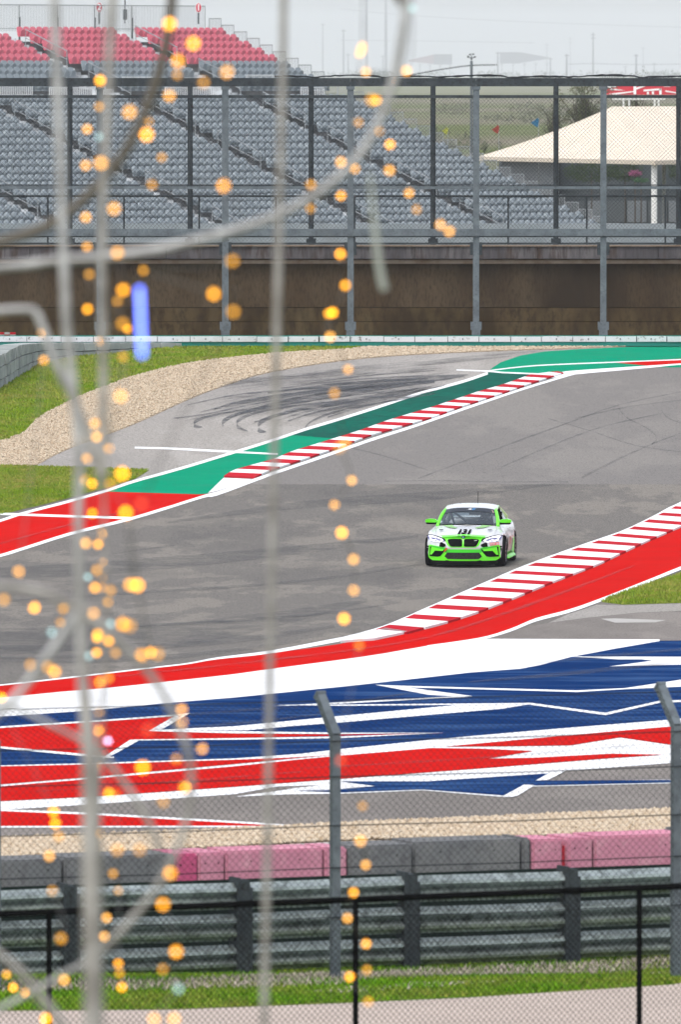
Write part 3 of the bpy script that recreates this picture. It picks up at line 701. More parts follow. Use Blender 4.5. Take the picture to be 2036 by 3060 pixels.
def seat_mesh():
    """shell seat: rounded back, tipped-up pan in front, side arms; faces +x"""
    mb = MB(); w2 = .205
    def arch(x0, x1, zb, zt, w_, t):
        poly = [(0,-w_,zb),(0,-w_,zt-.10),(0,-w_*.72,zt-.025),(0,0,zt),(0,w_*.72,zt-.025),(0,w_,zt-.10),(0,w_,zb)]
        vs = [(x0 + (x1-x0)*(p[2]-zb)/(zt-zb) , p[1], p[2]) for p in poly]
        mb.prism(vs, (t,0,0))
    arch(.02, -.10, .30, .80, w2, .045)          # back shell
    arch(.13, .19, .34, .64, w2*.74, .05)        # tipped pan
    mb.box((.03,-.19,.26),(.17,.19,.34))         # hinge beam
    return mb
def grandstand():
    root = empty('grandstand', (TOP.x, TOP.y, TOP.z - 12)); tag(root, 'large open grandstand with rows of grey seats and a red block at the top left', 'grandstand')
    inv = Matrix.Translation(root.location).inverted()
    def A(o): o.parent = root; o.matrix_parent_inverse = inv; return o
    aisles = [7.6, 16.2, 26.6, 37.6, 48]   # distance from the right edge
    AW = .80
    sm = seat_mesh(); sme = sm.mesh('seat'); 
    bm = bmesh.new(); bm.from_mesh(sme); bmesh.ops.recalc_face_normals(bm, faces=bm.faces); bm.to_mesh(sme); bm.free()
    pink = sme; pink.materials.append(M['seat_pink']); grey = sme.copy(); grey.materials.clear(); grey.materials.append(M['seat_grey'])
    rz = math.atan2(DV.y, DV.x); rot = Matrix.Rotation(rz, 4, 'Z')
    items = []
    L = 46.0
    stepmb = MB(); deck = MB()
    for r in range(NR):
        base = TOP + DV*(TREAD*r) - Vector((0,0,RISE*r + .80))
        # tread slab per row
        a = base - DV*.5 - EV*(L+6); b = base - DV*.5 + EV*.12
        mb = MB(); q = [a, b, b + DV*TREAD, a + DV*TREAD]
        mb.prism([v + Vector((0,0,.0)) for v in q], (0,0,-RISE-.02))
        A(mb.build('row_step', M['stand_tread']))
        if r == 9: continue
        n = int(L/SP)
        for i in range(n):
            s = .35 + i*SP
            if any(abs(s - (c)) < AW for c in aisles): continue
            if r in (7, 8) and any(c+.6 < s < c+3.6 for c in aisles): continue
            p = base - EV*s
            px = CX + p.x/p.y*F
            if px < -14: continue
            items.append((r, p, px))
        for c in aisles:     # aisle half steps
            p = base - EV*c; mb2 = stepmb
            o = p - DV*.48; u = EV*(AW-.02)
            stepmb.prism([o-u, o+u, o+u+DV*.96, o-u+DV*.96], (0,0,.03)); stepmb.prism([o-u, o+u, o+u+DV*.45, o-u+DV*.45], (0,0,RISE*.5)); stepmb.prism([o-u+DV*.968, o+u+DV*.968, o+u+DV*.99, o-u+DV*.99], (0,0,-RISE*.72))
    o = A(stepmb.build('aisle_steps', pmat('aisle_concrete', (.60,.62,.63), .85, [(1.4,.42,.6,(.22,.23,.24))]))); o['kind'] = 'stuff'
    # the seats that show largest become parts of their own
    pinks = [t for t in items if t[0] <= 4]; greys = [t for t in items if t[0] > 4]
    vis = [t for t in greys if t[0] in (5,6,7)]
    rest = [t for t in greys if t[0] not in (5,6,7)]
    single = (pinks + vis + sorted(rest, key=lambda t: t[1].y))[:300]
    ids = set(id(t) for t in single)
    for t in single:
        o = bpy.data.objects.new('seat', pink if t[0] <= 4 else grey); COL.objects.link(o)
        o.matrix_world = Matrix.Translation(t[1]) @ rot; o.parent = root; o.matrix_parent_inverse = inv
    V0 = np.array(sm.v); R = np.array(rot.to_3x3()); V0 = V0 @ R.T
    F0 = []
    me_tmp = grey
    me_tmp.calc_loop_triangles(); F0 = np.array([tuple(tr.vertices) for tr in me_tmp.loop_triangles])
    others = [t for t in items if id(t) not in ids]
    rr = np.random.RandomState(2)
    VV = np.concatenate([V0*np.array([1,1,rr.uniform(.97,1.03)]) + np.array(t[1]) for t in others]); FF = np.concatenate([F0 + i*len(V0) for i in range(len(others))])
    o = rawmesh('seat', VV, FF, M['seat_grey']); A(o)
    print('seats', len(items), 'pink', len(pinks))
    # guard panels down the right edge
    def bars(a, b, h, step=.115, rad=.012, posts=True):
        mb = MB(); a = Vector(a); b = Vector(b); d = b-a; n = max(2, int(d.length/step))
        up = Vector((0,0,h))
        mb.bar(a+up, b+up, .045, .045); mb.bar(a+Vector((0,0,.1)), b+Vector((0,0,.1)), .03, .03)
        for i in range(n+1):
            p = a + d*(i/n); t = .022 if i in (0, n) else rad
            mb.box((p.x-t, p.y-t, p.z-.05), (p.x+t, p.y+t, p.z+h))
        return mb
    for r in range(-1, NR):
        base = TOP + DV*(TREAD*r) - Vector((0,0,RISE*r + .80)) + EV*.10
        A(bars(base - DV*.42, base + DV*.50, .92).build('guard_panel', M['rail_grey']))
    # top back railing
    back = TOP - DV*1.3 - Vector((0,0,.2)); x = 0.3
    while x < L:
        A(bars(back - EV*x, back - EV*(x+2.7), 1.35 if x > .1 else 1, .11, .011).build('guard_panel', M['rail_grey']))
        p = back - EV*(x+2.7); mb = MB(); mb.box((p.x-.05,p.y-.05,p.z-.6),(p.x+.05,p.y+.05,p.z+.7)); A(mb.build('rail_post', M['stand_dark'])); x += 2.75
    # cross-aisle railing with white bars
    for (x0, x1) in ((1.5,3.2),(9.3,13.2),(17.5,21.5),(27.8,30.8),(31.5,34.5)):
        b0 = TOP + DV*(TREAD*9+.1) - Vector((0,0,RISE*9+.80)); A(bars(b0 - EV*x0, b0 - EV*x1, .8, .13, .02).build('guard_panel', M['rail_white']))
    for (r0, x0, x1) in ((7.2,12.4,14.6),(6.6,31,33.5),(6.9,3.2,5.2),(8.2,22,24.5)):
        b0 = TOP + DV*(TREAD*r0+.1) - Vector((0,0,RISE*r0+.75)); A(bars(b0 - EV*x0, b0 - EV*x1, .65, .13, .02).build('guard_panel', M['rail_white']))
    # aisle handrails: one loop every few rows
    for ci, c in enumerate(aisles):
        r = .4 + ci*.6
        while r < NR-4:
            if not (7.0 < r < 9.6):
                a = TOP + DV*(TREAD*r) - Vector((0,0,RISE*r+.80)) - EV*(c-.5); ln = 3.2
                b = a + DV*(TREAD*ln) - Vector((0,0,RISE*ln)); mb = MB(); up = Vector((0,0,1.0)); mid = Vector((0,0,.55))
                mb.tube([a, a+up, b+up, b], .03, 5); mb.tube([a+mid, b+mid], .022, 5)
                A(mb.build('handrail', M['rail_grey']))
            r += 4.9
    # underside body
    a = TOP - DV*1.5 - Vector((0,0,1.3)); b = TOP + DV*(TREAD*NR) - Vector((0,0,RISE*NR+1.3)); mb = MB()
    e0 = -EV*(L+6); e1 = EV*.05; zb = .5
    vs = [a+e0, b+e0, b+e1, a+e1]; vs2 = [Vector((v.x, v.y, zb)) for v in vs]
    mb.add(vs+vs2, [(0,1,2,3),(7,6,5,4),(0,4,5,1),(1,5,6,2),(2,6,7,3),(3,7,4,0)]); A(mb.build('substructure', M['stand_dark']))
    # lamp mast on the top railing
    mb = MB(); p = P(373, 70, 537); mb.tube([p, p+Vector((0,0,2.6))], .035, 5); mb.box((p.x-.1,p.y-.1,p.z+.2),(p.x+.12,p.y+.1,p.z+.75)); A(mb.build('mast', M['stand_dark']))
grandstand()
# round section number signs
def text_mesh(s, size, shear=0, off=0.0, depth=0.0):
    cu = bpy.data.curves.new('txt', 'FONT'); cu.body = s; cu.size = size; cu.align_x = 'CENTER'; cu.align_y = 'CENTER'; cu.shear = shear; cu.offset = off; cu.extrude = depth
    o = bpy.data.objects.new('txt', cu); me = bpy.data.meshes.new_from_object(o); bpy.data.objects.remove(o); bpy.data.curves.remove(cu); return me
M['sign_red'] = pmat('sign_red', (.48,.02,.05), .5); M['sign_white'] = pmat('sign_white', (.8,.8,.8), .5)
def round_sign(x, y, ch, lab):
    D = 536; c = P(x, y, D); root = empty('section_sign', P(x, 68, D), 0, lab, 'sign', 'section number signs above the grandstand')
    mb = MB(); n = 24; k = 30000/D
    mb.prism([(c.x + 9.2/k*math.cos(2*math.pi*i/n), D, c.z + 15/k*math.sin(2*math.pi*i/n)) for i in range(n)], (0,.06,0)); small_rot(mb.build('sign_rim', M['sign_white']), root)
    mb = MB(); mb.prism([(c.x + 8/k*math.cos(2*math.pi*i/n), D-.012, c.z + 13.4/k*math.sin(2*math.pi*i/n)) for i in range(n)], (0,.05,0)); small_rot(mb.build('sign_disc', M['sign_red']), root)
    me = text_mesh(ch, .46, off=.018, depth=.006); me.materials.append(M['sign_white'])
    o = bpy.data.objects.new('numeral', me); COL.objects.link(o); o.location = (c.x, D-.03, c.z); o.rotation_euler = (math.pi/2, 0, 0); o.scale = (.75,1,1); small_rot(o, root)
    mb = MB(); mb.bar(P(x, y+14, D+.05), P(x, 72, D+.05), .09, .09); small_rot(mb.build('sign_post', M['stand_dark']), root)
round_sign(296, 22, '2', 'round red sign with a white 2 above the left of the grandstand')
round_sign(593, 23, '1', 'round red sign with a white 1 above the right end of the grandstand')
# long low concrete wall in front of the stand
mb = MB(); plane_box(mb, -300, 668, 2400, 684, 468, .4); plane_box(mb, -300, 686, 2400, 1000, 468.2, .4)
tag(mb.build('parapet_wall', pmat('parapet_grey', (.25,.28,.30), .8, [(.5,.4,.7,(.20,.23,.25))])), 'long low grey wall across the foot of the grandstand and the tent', 'wall')

# ------------------------------------------------------------------ tent, building, bushes behind the fence on the right
M['canvas'] = pmat('cream_canvas', (.68,.60,.50), .7, [(.5,.4,.7,(.63,.55,.45))])
M['tentwhite'] = pmat('tent_white', (.7,.7,.68), .5)
def tent():
    root = empty('event_tent', P(1830, 668, 590)); tag(root, 'large cream canvas event tent with white posts behind the fence on the right', 'tent')
    N_ = P(1957, 480, 556); Lc = P(1428, 468, 590); R1 = P(1832, 318, 588); R2 = P(2500, 318, 600); Rc = P(2700, 462, 585); B1 = P(1500, 462, 625)
    mid = P(1660, 468.5, 580); mb = MB()
    # concave hip roof
    def quadpatch(a, b, c, d, sag, n=8):
        vs = []; fs = []
        for i in range(n+1):
            for j in range(n+1):
                u, v = i/n, j/n; p = a*(1-u)*(1-v) + b*u*(1-v) + c*u*v + d*(1-u)*v
                vs.append(p - Vector((0,0,sag*4*v*(1-v))))
        for i in range(n):
            for j in range(n): k = i*(n+1)+j; fs.append((k, k+n+1, k+n+2, k+1))
        return vs, fs
    for (a, b, c, d) in ((Lc, N_, R1, R1), (N_, Rc, R2, R1), (B1, Lc, R1, R1)):
        mb.add(*quadpatch(a, b, c, d, .18))
    root_o = small_rot(mb.build('canopy', M['canvas'], smooth=True), root)
    mb = MB()
    for a, b in ((Lc, N_), (N_, Rc)): mb.bar(a - Vector((0,0,.12)), b - Vector((0,0,.12)), .06, .22)
    small_rot(mb.build('valance', M['canvas']), root)
    for x, y0, D, r, m in ((1957, 480, 557, .17, 'tentwhite'), (1986, 478, 575, .11, 'rail_grey'), (1442, 470, 592, .1, 'tentwhite')):
        mb = MB(); a = P(x, y0, D); mb.tube([a, Vector((a.x, D, 1.0))], r, 10); small_rot(mb.build('tent_post', M[m]), root)
    mb = MB(); a = P(1970, 500, 560); mb.bar(P(1890, 492, 575), P(1957, 487, 559), .05, .05); mb.bar(P(1957,487,559), P(2100,498,575), .05,.05); small_rot(mb.build('tent_brace', M['tentwhite']), root)
tent()
def dark_building():
    root = empty('low_dark_building', P(1800, 690, 640)); tag(root, 'low dark grey building under and behind the cream tent', 'building')
    g1 = pmat('dark_cladding', (.045,.055,.06), .8, [(.4,.4,.7,(.07,.08,.085))]); g2 = pmat('grey_cladding', (.13,.145,.155), .8, [(.5,.4,.7,(.16,.17,.18))])
    mb = MB(); plane_box(mb, 1675, 462, 2600, 900, 645, 10); small_rot(mb.build('wall', g1), root)
    mb = MB(); plane_box(mb, 1500, 476, 1672, 900, 643, 10); small_rot(mb.build('side_wall', g2), root)
    mb = MB(); plane_box(mb, 1490, 462, 1674, 475, 642, 12); small_rot(mb.build('roof', g1), root)
    for i in range(7):
        mb = MB(); x = 1690 + i*62; plane_box(mb, x, 600, x+58, 664, 644.8, .2); small_rot(mb.build('wall_panel', g2 if i % 2 else M['stand_dark']), root)
dark_building()
def leafmesh(rs, n, c, s, sz, seed):
    r = np.random.RandomState(seed); d = r.normal(0, 1, (n,3)); d /= np.linalg.norm(d, axis=1)[:,None]; p = d*(r.uniform(.2,1,(n,1))**.5)*np.array(s) + np.array(c)
    a = r.normal(0,1,(n,3)); a /= np.linalg.norm(a,axis=1)[:,None]; b = np.cross(a, r.normal(0,1,(n,3))); b /= np.linalg.norm(b,axis=1)[:,None]
    k = sz*r.uniform(.5,1.3,(n,1)); V = np.stack([p-a*k, p+b*k*.6, p+a*k], 1).reshape(-1,3); return V, np.arange(3*n).reshape(-1,3)
M['leaf_dull'] = pmat('dull_leaves', (.07,.085,.035), .8, [(2,.4,.7,(.13,.12,.07))]); M['leaf_dark'] = pmat('dark_leaves', (.03,.05,.02), .8, [(2,.4,.7,(.055,.08,.03))])
M['bark'] = pmat('bark', (.07,.06,.05), .9)
def tree(x, ybase, D, hgt, wid, n, lab, seed, mat, sz=.12):
    base = P(x, ybase, D); root = empty('tree', (base.x, D, zg(D)), 0, lab, 'tree'); r = random.Random(seed)
    mb = MB(); top = Vector((base.x, D, base.z)); z0 = zg(D)
    mb.tube([(base.x, D, z0), (base.x+.1, D, (z0+base.z)/2), tuple(top)], [.22,.17,.12], 7)
    tips = []
    for i in range(26):
        a = r.uniform(0, 6.28); e = r.uniform(.1, 1); tip = top + Vector((math.cos(a)*wid*e*r.uniform(.5,1), math.sin(a)*wid*.6*e, hgt*r.uniform(.25, 1)))
        midp = (top+tip)/2 + Vector((r.uniform(-.3,.3), r.uniform(-.3,.3), r.uniform(.0,.5))); mb.tube([top - Vector((0,0,.3)), midp, tip], [.06,.035,.01], 4); tips += [midp, tip]
    small_rot(mb.build('trunk', M['bark']), root)
    Vs = []; Fs = []; c = 0
    for i, t in enumerate(tips):
        V, F_ = leafmesh(None, n//len(tips), t, (wid*.17, wid*.17, hgt*.15), sz, seed+i); Vs.append(V); Fs.append(F_ + c); c += len(V)
    o = rawmesh('crown', np.concatenate(Vs), np.concatenate(Fs), mat); del o['kind']; small_rot(o, root)
tree(1745, 400, 660, 3.3, 2.6, 3600, 'sparse olive green tree rising behind the left slope of the cream tent', 11, M['leaf_dull'], .09)
tree(1660, 420, 665, 2.6, 1.3, 900, 'thin bare-looking tree at the left of the bushier one behind the tent', 12, M['leaf_dull'], .08)
tree(1900, 400, 700, 4.2, 2.4, 1600, 'wide twiggy tree whose top shows above the tent ridge below the red sign', 15, M['leaf_dull'], .09)
def bush(name, x, y, D, s, n, mat, lab, seed, cat='shrub'):
    p = P(x, y, D); V, F_ = leafmesh(None, n, p, s, .11, seed); o = rawmesh(name, V, F_, mat); del o['kind']
    mb = MB(); root = empty(name, (p.x, D, zg(D)), 0, lab, cat); o.name = 'foliage'; small_rot(o, root)
    mb.tube([(p.x, D, zg(D)), tuple(p)], .05, 5); small_rot(mb.build('stem', M['bark']), root)
M['flower_pink'] = pmat('pink_flowers', (.24,.07,.14), .8); M['leaf_bright'] = pmat('bright_leaves', (.05,.12,.05), .8)
bush('shrub', 1770, 515, 630, (1.9,1,.7), 1500, M['leaf_dark'], 'dark green shrub in the shade under the middle of the cream tent', 21)
bush('shrub', 1870, 508, 632, (1.2,1,.8), 900, M['leaf_dark'], 'dark green shrub beside the flowers under the tent', 22)
bush('flowering_shrub', 1900, 518, 626, (.42,.4,.2), 200, M['flower_pink'], 'small pink flowering shrub under the tent left of the white post', 23)
bush('shrub', 1918, 538, 624, (.5,.4,.14), 160, M['leaf_bright'], 'small bright green plant just below the pink flowers', 24)
bush('shrub', 2030, 500, 640, (.9,1,.9), 700, M['leaf_dark'], 'dark shrub under the tent at the right edge of the photo', 25)

def red_sign():
    D = 690; root = empty('red_billboard', P(1920, 420, D), 0, 'red billboard with white slanted shapes showing above the tent under the fence beam', 'billboard')
    mb = MB(); plane_box(mb, 1815, 256, 2024, 283, D, .3); small_rot(mb.build('panel', pmat('billboard_red', (.50,.012,.03), .5)), root)
    mb = MB()
    def poly(pts): mb.prism([P(x, y, D-.03) for x, y in pts], (0,.02,0))
    poly([(1815,256),(1850,256),(1838,262),(1815,262)]); poly([(1830,264),(1870,270),(1850,270),(1822,268)]); poly([(1895,256),(1903,256),(1903,282),(1895,282)])
    poly([(1903,262),(1925,256),(1935,256),(1903,268)]); poly([(1925,268),(1978,264),(1978,269),(1925,273)]); poly([(1972,264),(1979,264),(1979,282),(1972,282)]); poly([(1985,256),(2010,256),(2004,259),(1985,259)])
    poly([(1820,280),(1895,272),(1895,275),(1840,283)]); poly([(1935,274),(1941,274),(1941,282),(1935,282)]); poly([(1950,273),(1956,273),(1956,282),(1950,282)]); poly([(1990,270),(2024,276),(2024,279),(1990,274)])
    small_rot(mb.build('lettering', M['sign_white']), root)
    mb = MB()
    for x in (1865,1882,1958,1970): mb.bar(P(x, 284, D+.1), P(x, 470, D+.1), .12, .12)
    mb.bar(P(1830, 296, D+.1), P(1990, 296, D+.1), .1, .1); small_rot(mb.build('frame', M['tentwhite']), root)
    o = root
red_sign()
def pennant(x, y, s, col, lab, D=600):
    root = empty('pennant_flag', (P(x, y, D).x, D, zg(D)), 0, lab, 'flag', 'small pennant flags above the tent')
    k = D/30000; c = P(x, y, D); mb = MB()
    pts = [(-s*.9,.1*s),( -.2*s,.5*s),(.55*s,1.15*s),(.9*s,.6*s),(.6*s,-.9*s),(.1*s,-.7*s)]
    mb.prism([(c.x+a*k, D, c.z+b*k) for a, b in pts], (0,.03,0)); small_rot(mb.build('cloth', col), root)
    mb = MB(); mb.tube([(c.x+.95*s*k, D+.02, zg(D)), (c.x+.75*s*k, D+.02, c.z+1.3*s*k)], .018, 4); small_rot(mb.build('pole', M['rail_grey']), root)
pennant(1482, 388, 13, pmat('flag_red', (.20,.035,.025), .8), 'dark red pennant flag left of the tent roof')
pennant(1600, 368, 14, pmat('flag_blue', (.02,.10,.19), .8), 'blue pennant flag above the tent roof slope')
pennant(1331, 392, 11, pmat('flag_olive', (.28,.30,.05), .8), 'olive yellow pennant flag between two fence posts above the seats')

# ------------------------------------------------------------------ far away: canopies, poles, wires in the haze
M['far_dark'] = pmat('far_structure', (.04,.04,.045), .9); M['far_roof'] = pmat('far_red_roof', (.13,.045,.045), .9)
def far_canopy(x0, x1, ytop, ybot, D, lab, flip, seed):
    root = empty('far_canopy', (P((x0+x1)/2, 250, D).x, D, zg(D)), 0, lab, 'canopy', 'hazy open canopies on the horizon')
    mb = MB(); xa, xb = (x0, x0+(x1-x0)*.42) if not flip else (x0+(x1-x0)*.58, x1)
    plane_box(mb, xa, ytop, xb, ytop+(ybot-ytop)*.48, D, 3); small_rot(mb.build('back_panel', M['far_dark']), root)
    mb = MB(); h = (ybot-ytop)
    q = [(xb, ytop), (x1, ytop+h*.22), (x1, ytop+h*.28), (xb, ytop+h*.45)] if not flip else [(x0, ytop+h*.28), (xa, ytop+1), (xa, ytop+h*.45), (x0, ytop+h*.34)]
    mb.prism([P(a, b, D) for a, b in q], (0,12,0)); small_rot(mb.build('roof', M['far_roof'] if flip else M['far_dark']), root)
    n = 5
    for i in range(n):
        x = x0+6+(x1-x0-12)*i/(n-1); mb = MB(); a = P(x, ytop+h*.42, D+3); g = Vector((a.x, D+3, zg(D))); mb.tube([g, a], .45, 5)
        mb.bar(P(x-6, ytop+h*.44, D+3), P(x, ytop+h*.6, D+3), .5, .5); mb.bar(P(x+6, ytop+h*.44, D+3), P(x, ytop+h*.6, D+3), .5, .5); small_rot(mb.build('column', M['far_dark']), root)
far_canopy(1220, 1352, 162, 226, 14500, 'hazy reddish roofed canopy far away, left of the floodlight pole', True, 1)
far_canopy(1495, 1642, 156, 226, 14500, 'hazy grey canopy with a back panel far away, right of the floodlight pole', False, 2)
poles = [(1027,88,12480),(1041,160,13440),(1096,0,14720),(1154,0,14720),(1145,165,14080),(1489,155,11520),(1636,128,17280),(1646,172,12480),(1695,162,10560),(1706,110,17920),(1774,98,11520),(1903,162,10560),(1924,140,17280),(1957,187,14720),(1630,215,9600),(1871,196,14720),(965,70,14720)]
near_lab = ['left of the thick lattice masts','short one among the masts','left lattice mast','right lattice mast','short one beside the right mast','at the left end of the hazy grey canopy','faint tall one','at the right end of the hazy grey canopy','right of the grey canopy','faint one behind','tallest clear one with crossarms','right of the tall one','faint one at right','short one far right','tiny stub','short one in mid right','left of the curved white tube']
for (x, yt, D), nl in zip(poles, near_lab):
    g = Vector((P(x, 200, D).x, D, zg(D))); t = P(x, yt, D); rad = 1.2 if yt > 0 else 2.8
    root = empty('utility_pole', g, 0, 'hazy distant utility pole on the horizon, ' + nl, 'pole', 'distant utility poles')
    mb = MB(); mb.tube([g, t], [rad, rad*.6], 6); small_rot(mb.build('shaft', M['far_dark']), root)
    mb = MB()
    for dy in ((6, 16) if yt > 90 and yt < 130 else (4,)):
        mb.bar(P(x-7, yt+dy, D), P(x+7, yt+dy, D), .9, .9)
    if yt == 0:
        for k in range(9): mb.bar(P(x-5, 15+k*24, D), P(x+5, 27+k*24, D), .7, .7); mb.bar(P(x+5, 15+k*24, D), P(x-5, 27+k*24, D), .7, .7)
    small_rot(mb.build('crossarm', M['far_dark']), root)
for pts, D, lab in (([(1018,26),(1200,44),(1500,62),(1800,74),(2060,82)], 14000, 'upper thin power line sagging across the hazy sky'), ([(1018,120),(1300,123),(1600,128)], 14000, 'lower faint power line in the hazy sky'),
                    ([(1700,192),(1774,190),(1903,193),(2060,191)], 10500, 'power line between the poles at the right above the fence beam')):
    mb = MB(); mb.tube([P(x, y, D) for x, y in sm2(pts, 4)], .26, 4); tag(mb.build('power_line', M['far_dark']), lab, 'wire')
mb = MB(); pp = sm2([(1180,232),(1240,222),(1330,206),(1408,196),(1480,194)], 6); mb.tube([P(x, y, 900) for x, y in pp], .03, 4)
for i in range(0, 60):
    x = 1190 + i*5; y = np.interp(x, [p[0] for p in pp], [p[1] for p in pp]); c = P(x, y, 900); mb.box((c.x-.03, c.y-.03, c.z-.06), (c.x+.03, c.y+.03, c.z+.08))
tag(mb.build('festoon_wire', M['galv_dark']), 'dark wire with small knots rising to the floodlight pole above the beam', 'wire')
def floodpole():
    D = 900; g = Vector((P(1410,200,D).x, D, zg(D))); root = empty('floodlight_pole', g, 0, 'grey pole with a cluster of small floodlights poking above the fence beam', 'pole')
    mb = MB(); mb.tube([g, P(1410, 182, D)], [.14,.12], 8); small_rot(mb.build('shaft', M['galv']), root)
    mb = MB(); mb.bar(P(1399,172,D), P(1421,172,D), .06, .06); mb.bar(P(1410,184,D), P(1410,166,D), .06,.06); small_rot(mb.build('arm', M['galv_dark']), root)
    for x, y in ((1400,169),(1420,170),(1406,163),(1415,162),(1410,176)):
        mb = MB(); c = P(x, y, D); mb.box((c.x-.1, c.y-.06, c.z-.06), (c.x+.1, c.y+.06, c.z+.06)); small_rot(mb.build('floodlight', M['galv_dark']), root)
floodpole()
# distant brush line
V, F_ = [], []; c = 0
r_ = np.random.RandomState(5)
for i in range(60):
    D = r_.uniform(9000, 14000); x = r_.uniform(-400, 2500); p = P(x, 240, D); p.z = zg(D)+1.5; v, f = leafmesh(None, 120, p, (28,16,r_.uniform(3,9)), 2.4, 100+i); V.append(v); F_.append(f+c); c += len(v)
rawmesh('distant_brush', np.concatenate(V), np.concatenate(F_), M['leaf_dark'])
V, F_ = [], []; c = 0
for i in range(28):
    D = r_.uniform(1200, 2600); x = r_.uniform(900, 2100); p = P(x, 240, D); p.z = zg(D)+.6; v, f = leafmesh(None, 150, p, (6,4,r_.uniform(.8,2)), .5, 300+i); V.append(v); F_.append(f+c); c += len(v)
rawmesh('field_brush', np.concatenate(V), np.concatenate(F_), M['leaf_dull'])
# ------------------------------------------------------------------ near barriers, guard rail, fences (all run away to the right)
OB = .43
def LP(x, y, D0, ob=OB):
    """point seen at pixel x,y on the upright plane D = D0 + ob*X"""
    k = (x - CX)/F; r = ray(x, y); t = D0/(r.y - ob*r.x); return Vector((r.x*t, r.y*t, H + r.z*t))
def line_pt(X, D0, z, ob=OB): return Vector((X, D0 + ob*X, z))
DIR = Vector((1, OB, 0)).normalized(); NRM = Vector((-DIR.y, DIR.x, 0))
# faded foam blocks
M['black'] = pmat('black_railing_paint', (.004,.004,.0045), .75)
M['block_grey'] = pmat('grey_foam_block', (.135,.14,.145), .7, [(1.5,.4,.7,(.175,.175,.175)), (8,.5,.7,(.10,.10,.105))])
M['block_pink'] = pmat('faded_pink_block', (.50,.215,.285), .7, [(1.5,.4,.7,(.43,.175,.24)), (5,.5,.75,(.55,.29,.34))])
M['block_magenta'] = pmat('deep_pink_block', (.42,.06,.15), .6)
def crash_blocks():
    D0 = 121.5; items = [(-330,-180,'block_grey'),(-175,5,'block_grey'),(9,184,'block_grey'),(190,520,'block_grey'),(526,596,'block_magenta'),(598,676,'block_pink'),(679,970,'block_pink'),(974,1040,'block_pink'),
        (1044,1232,'block_grey'),(1240,1562,'block_grey'),(1568,1592,'block_grey'),(1596,1686,'block_pink'),(1699,1772,'block_pink'),(1778,2060,'block_pink'),(2064,2300,'block_grey')]
    for i, (x0, x1, m) in enumerate(items):
        yt = 2566 - .042*(x0+x1)/2*1.0 + (10 if m != 'block_grey' else 6) + rnd.uniform(-3,3)
        a = LP(x0, yt, D0); b = LP(x1, yt, D0); z = (a.z+b.z)/2; dep = .75 + rnd.uniform(-.06,.06); off = NRM*rnd.uniform(-.03,.05)
        bolts = []; mb = MB(); g = .74
        q = [Vector((a.x,a.y,g))+off, Vector((b.x,b.y,g))+off, Vector((b.x,b.y,g))+off+NRM*dep, Vector((a.x,a.y,g))+off+NRM*dep]
        mb.prism(q, (0,0,z-g))
        if x1-x0 > 60:
            nb = max(1, int((x1-x0)/200))
            for kb in range(nb+1):
                f_ = (kb+.5)/(nb+1); c_ = Vector((a.x+(b.x-a.x)*f_, a.y+(b.y-a.y)*f_, z-.13)) + off - NRM*.008
                m3 = MB(); m3.tube([c_, c_ + NRM*.03], .009, 8); bo = m3.build('bolt', M['black']); bo.parent = None; bolts.append(bo)
        col = {'block_grey':'dark grey','block_pink':'faded pink','block_magenta':'deep pink'}[m]
        o = mb.build('crash_barrier_block', M[m])
        bm = bmesh.new(); bm.from_mesh(o.data); bmesh.ops.bevel(bm, geom=bm.edges[:], offset=.025, segments=2, affect='EDGES'); bm.to_mesh(o.data); bm.free()
        for bo in bolts: bo.parent = o
        where = {0:'far left, outside the frame edge',1:'at the left edge of the frame',2:'first full one from the left edge',3:'long one left of the deep pink block',4:'at the left end of the left pink run',5:'first short one after the deep pink block',6:'longest of the left pink run',
                 7:'last of the left pink run, by the fence post',8:'right after the left pink run',9:'longest one between the two pink runs',10:'very narrow one before the right pink run',11:'first of the right pink run',12:'second of the right pink run',13:'long last one of the right pink run',14:'beyond the right fence post'}[i]
        tag(o, '%s crash barrier block, %s' % (col, where), 'barrier block', 'crash barrier blocks behind the guardrail')
    mb = MB(); a = LP(1686, 2530, D0); b = LP(1699, 2530, D0); mb.prism([Vector((a.x,a.y,.75))+NRM*.1, Vector((b.x,b.y,.75))+NRM*.1, Vector((b.x,b.y,.75))+NRM*.6, Vector((a.x,a.y,.75))+NRM*.6], (0,0,a.z-.75))
    tag(mb.build('block_strap', pmat('strap_red', (.5,.01,.03), .6)), 'bright red strap between the first and second pink blocks on the right', 'strap')
crash_blocks()

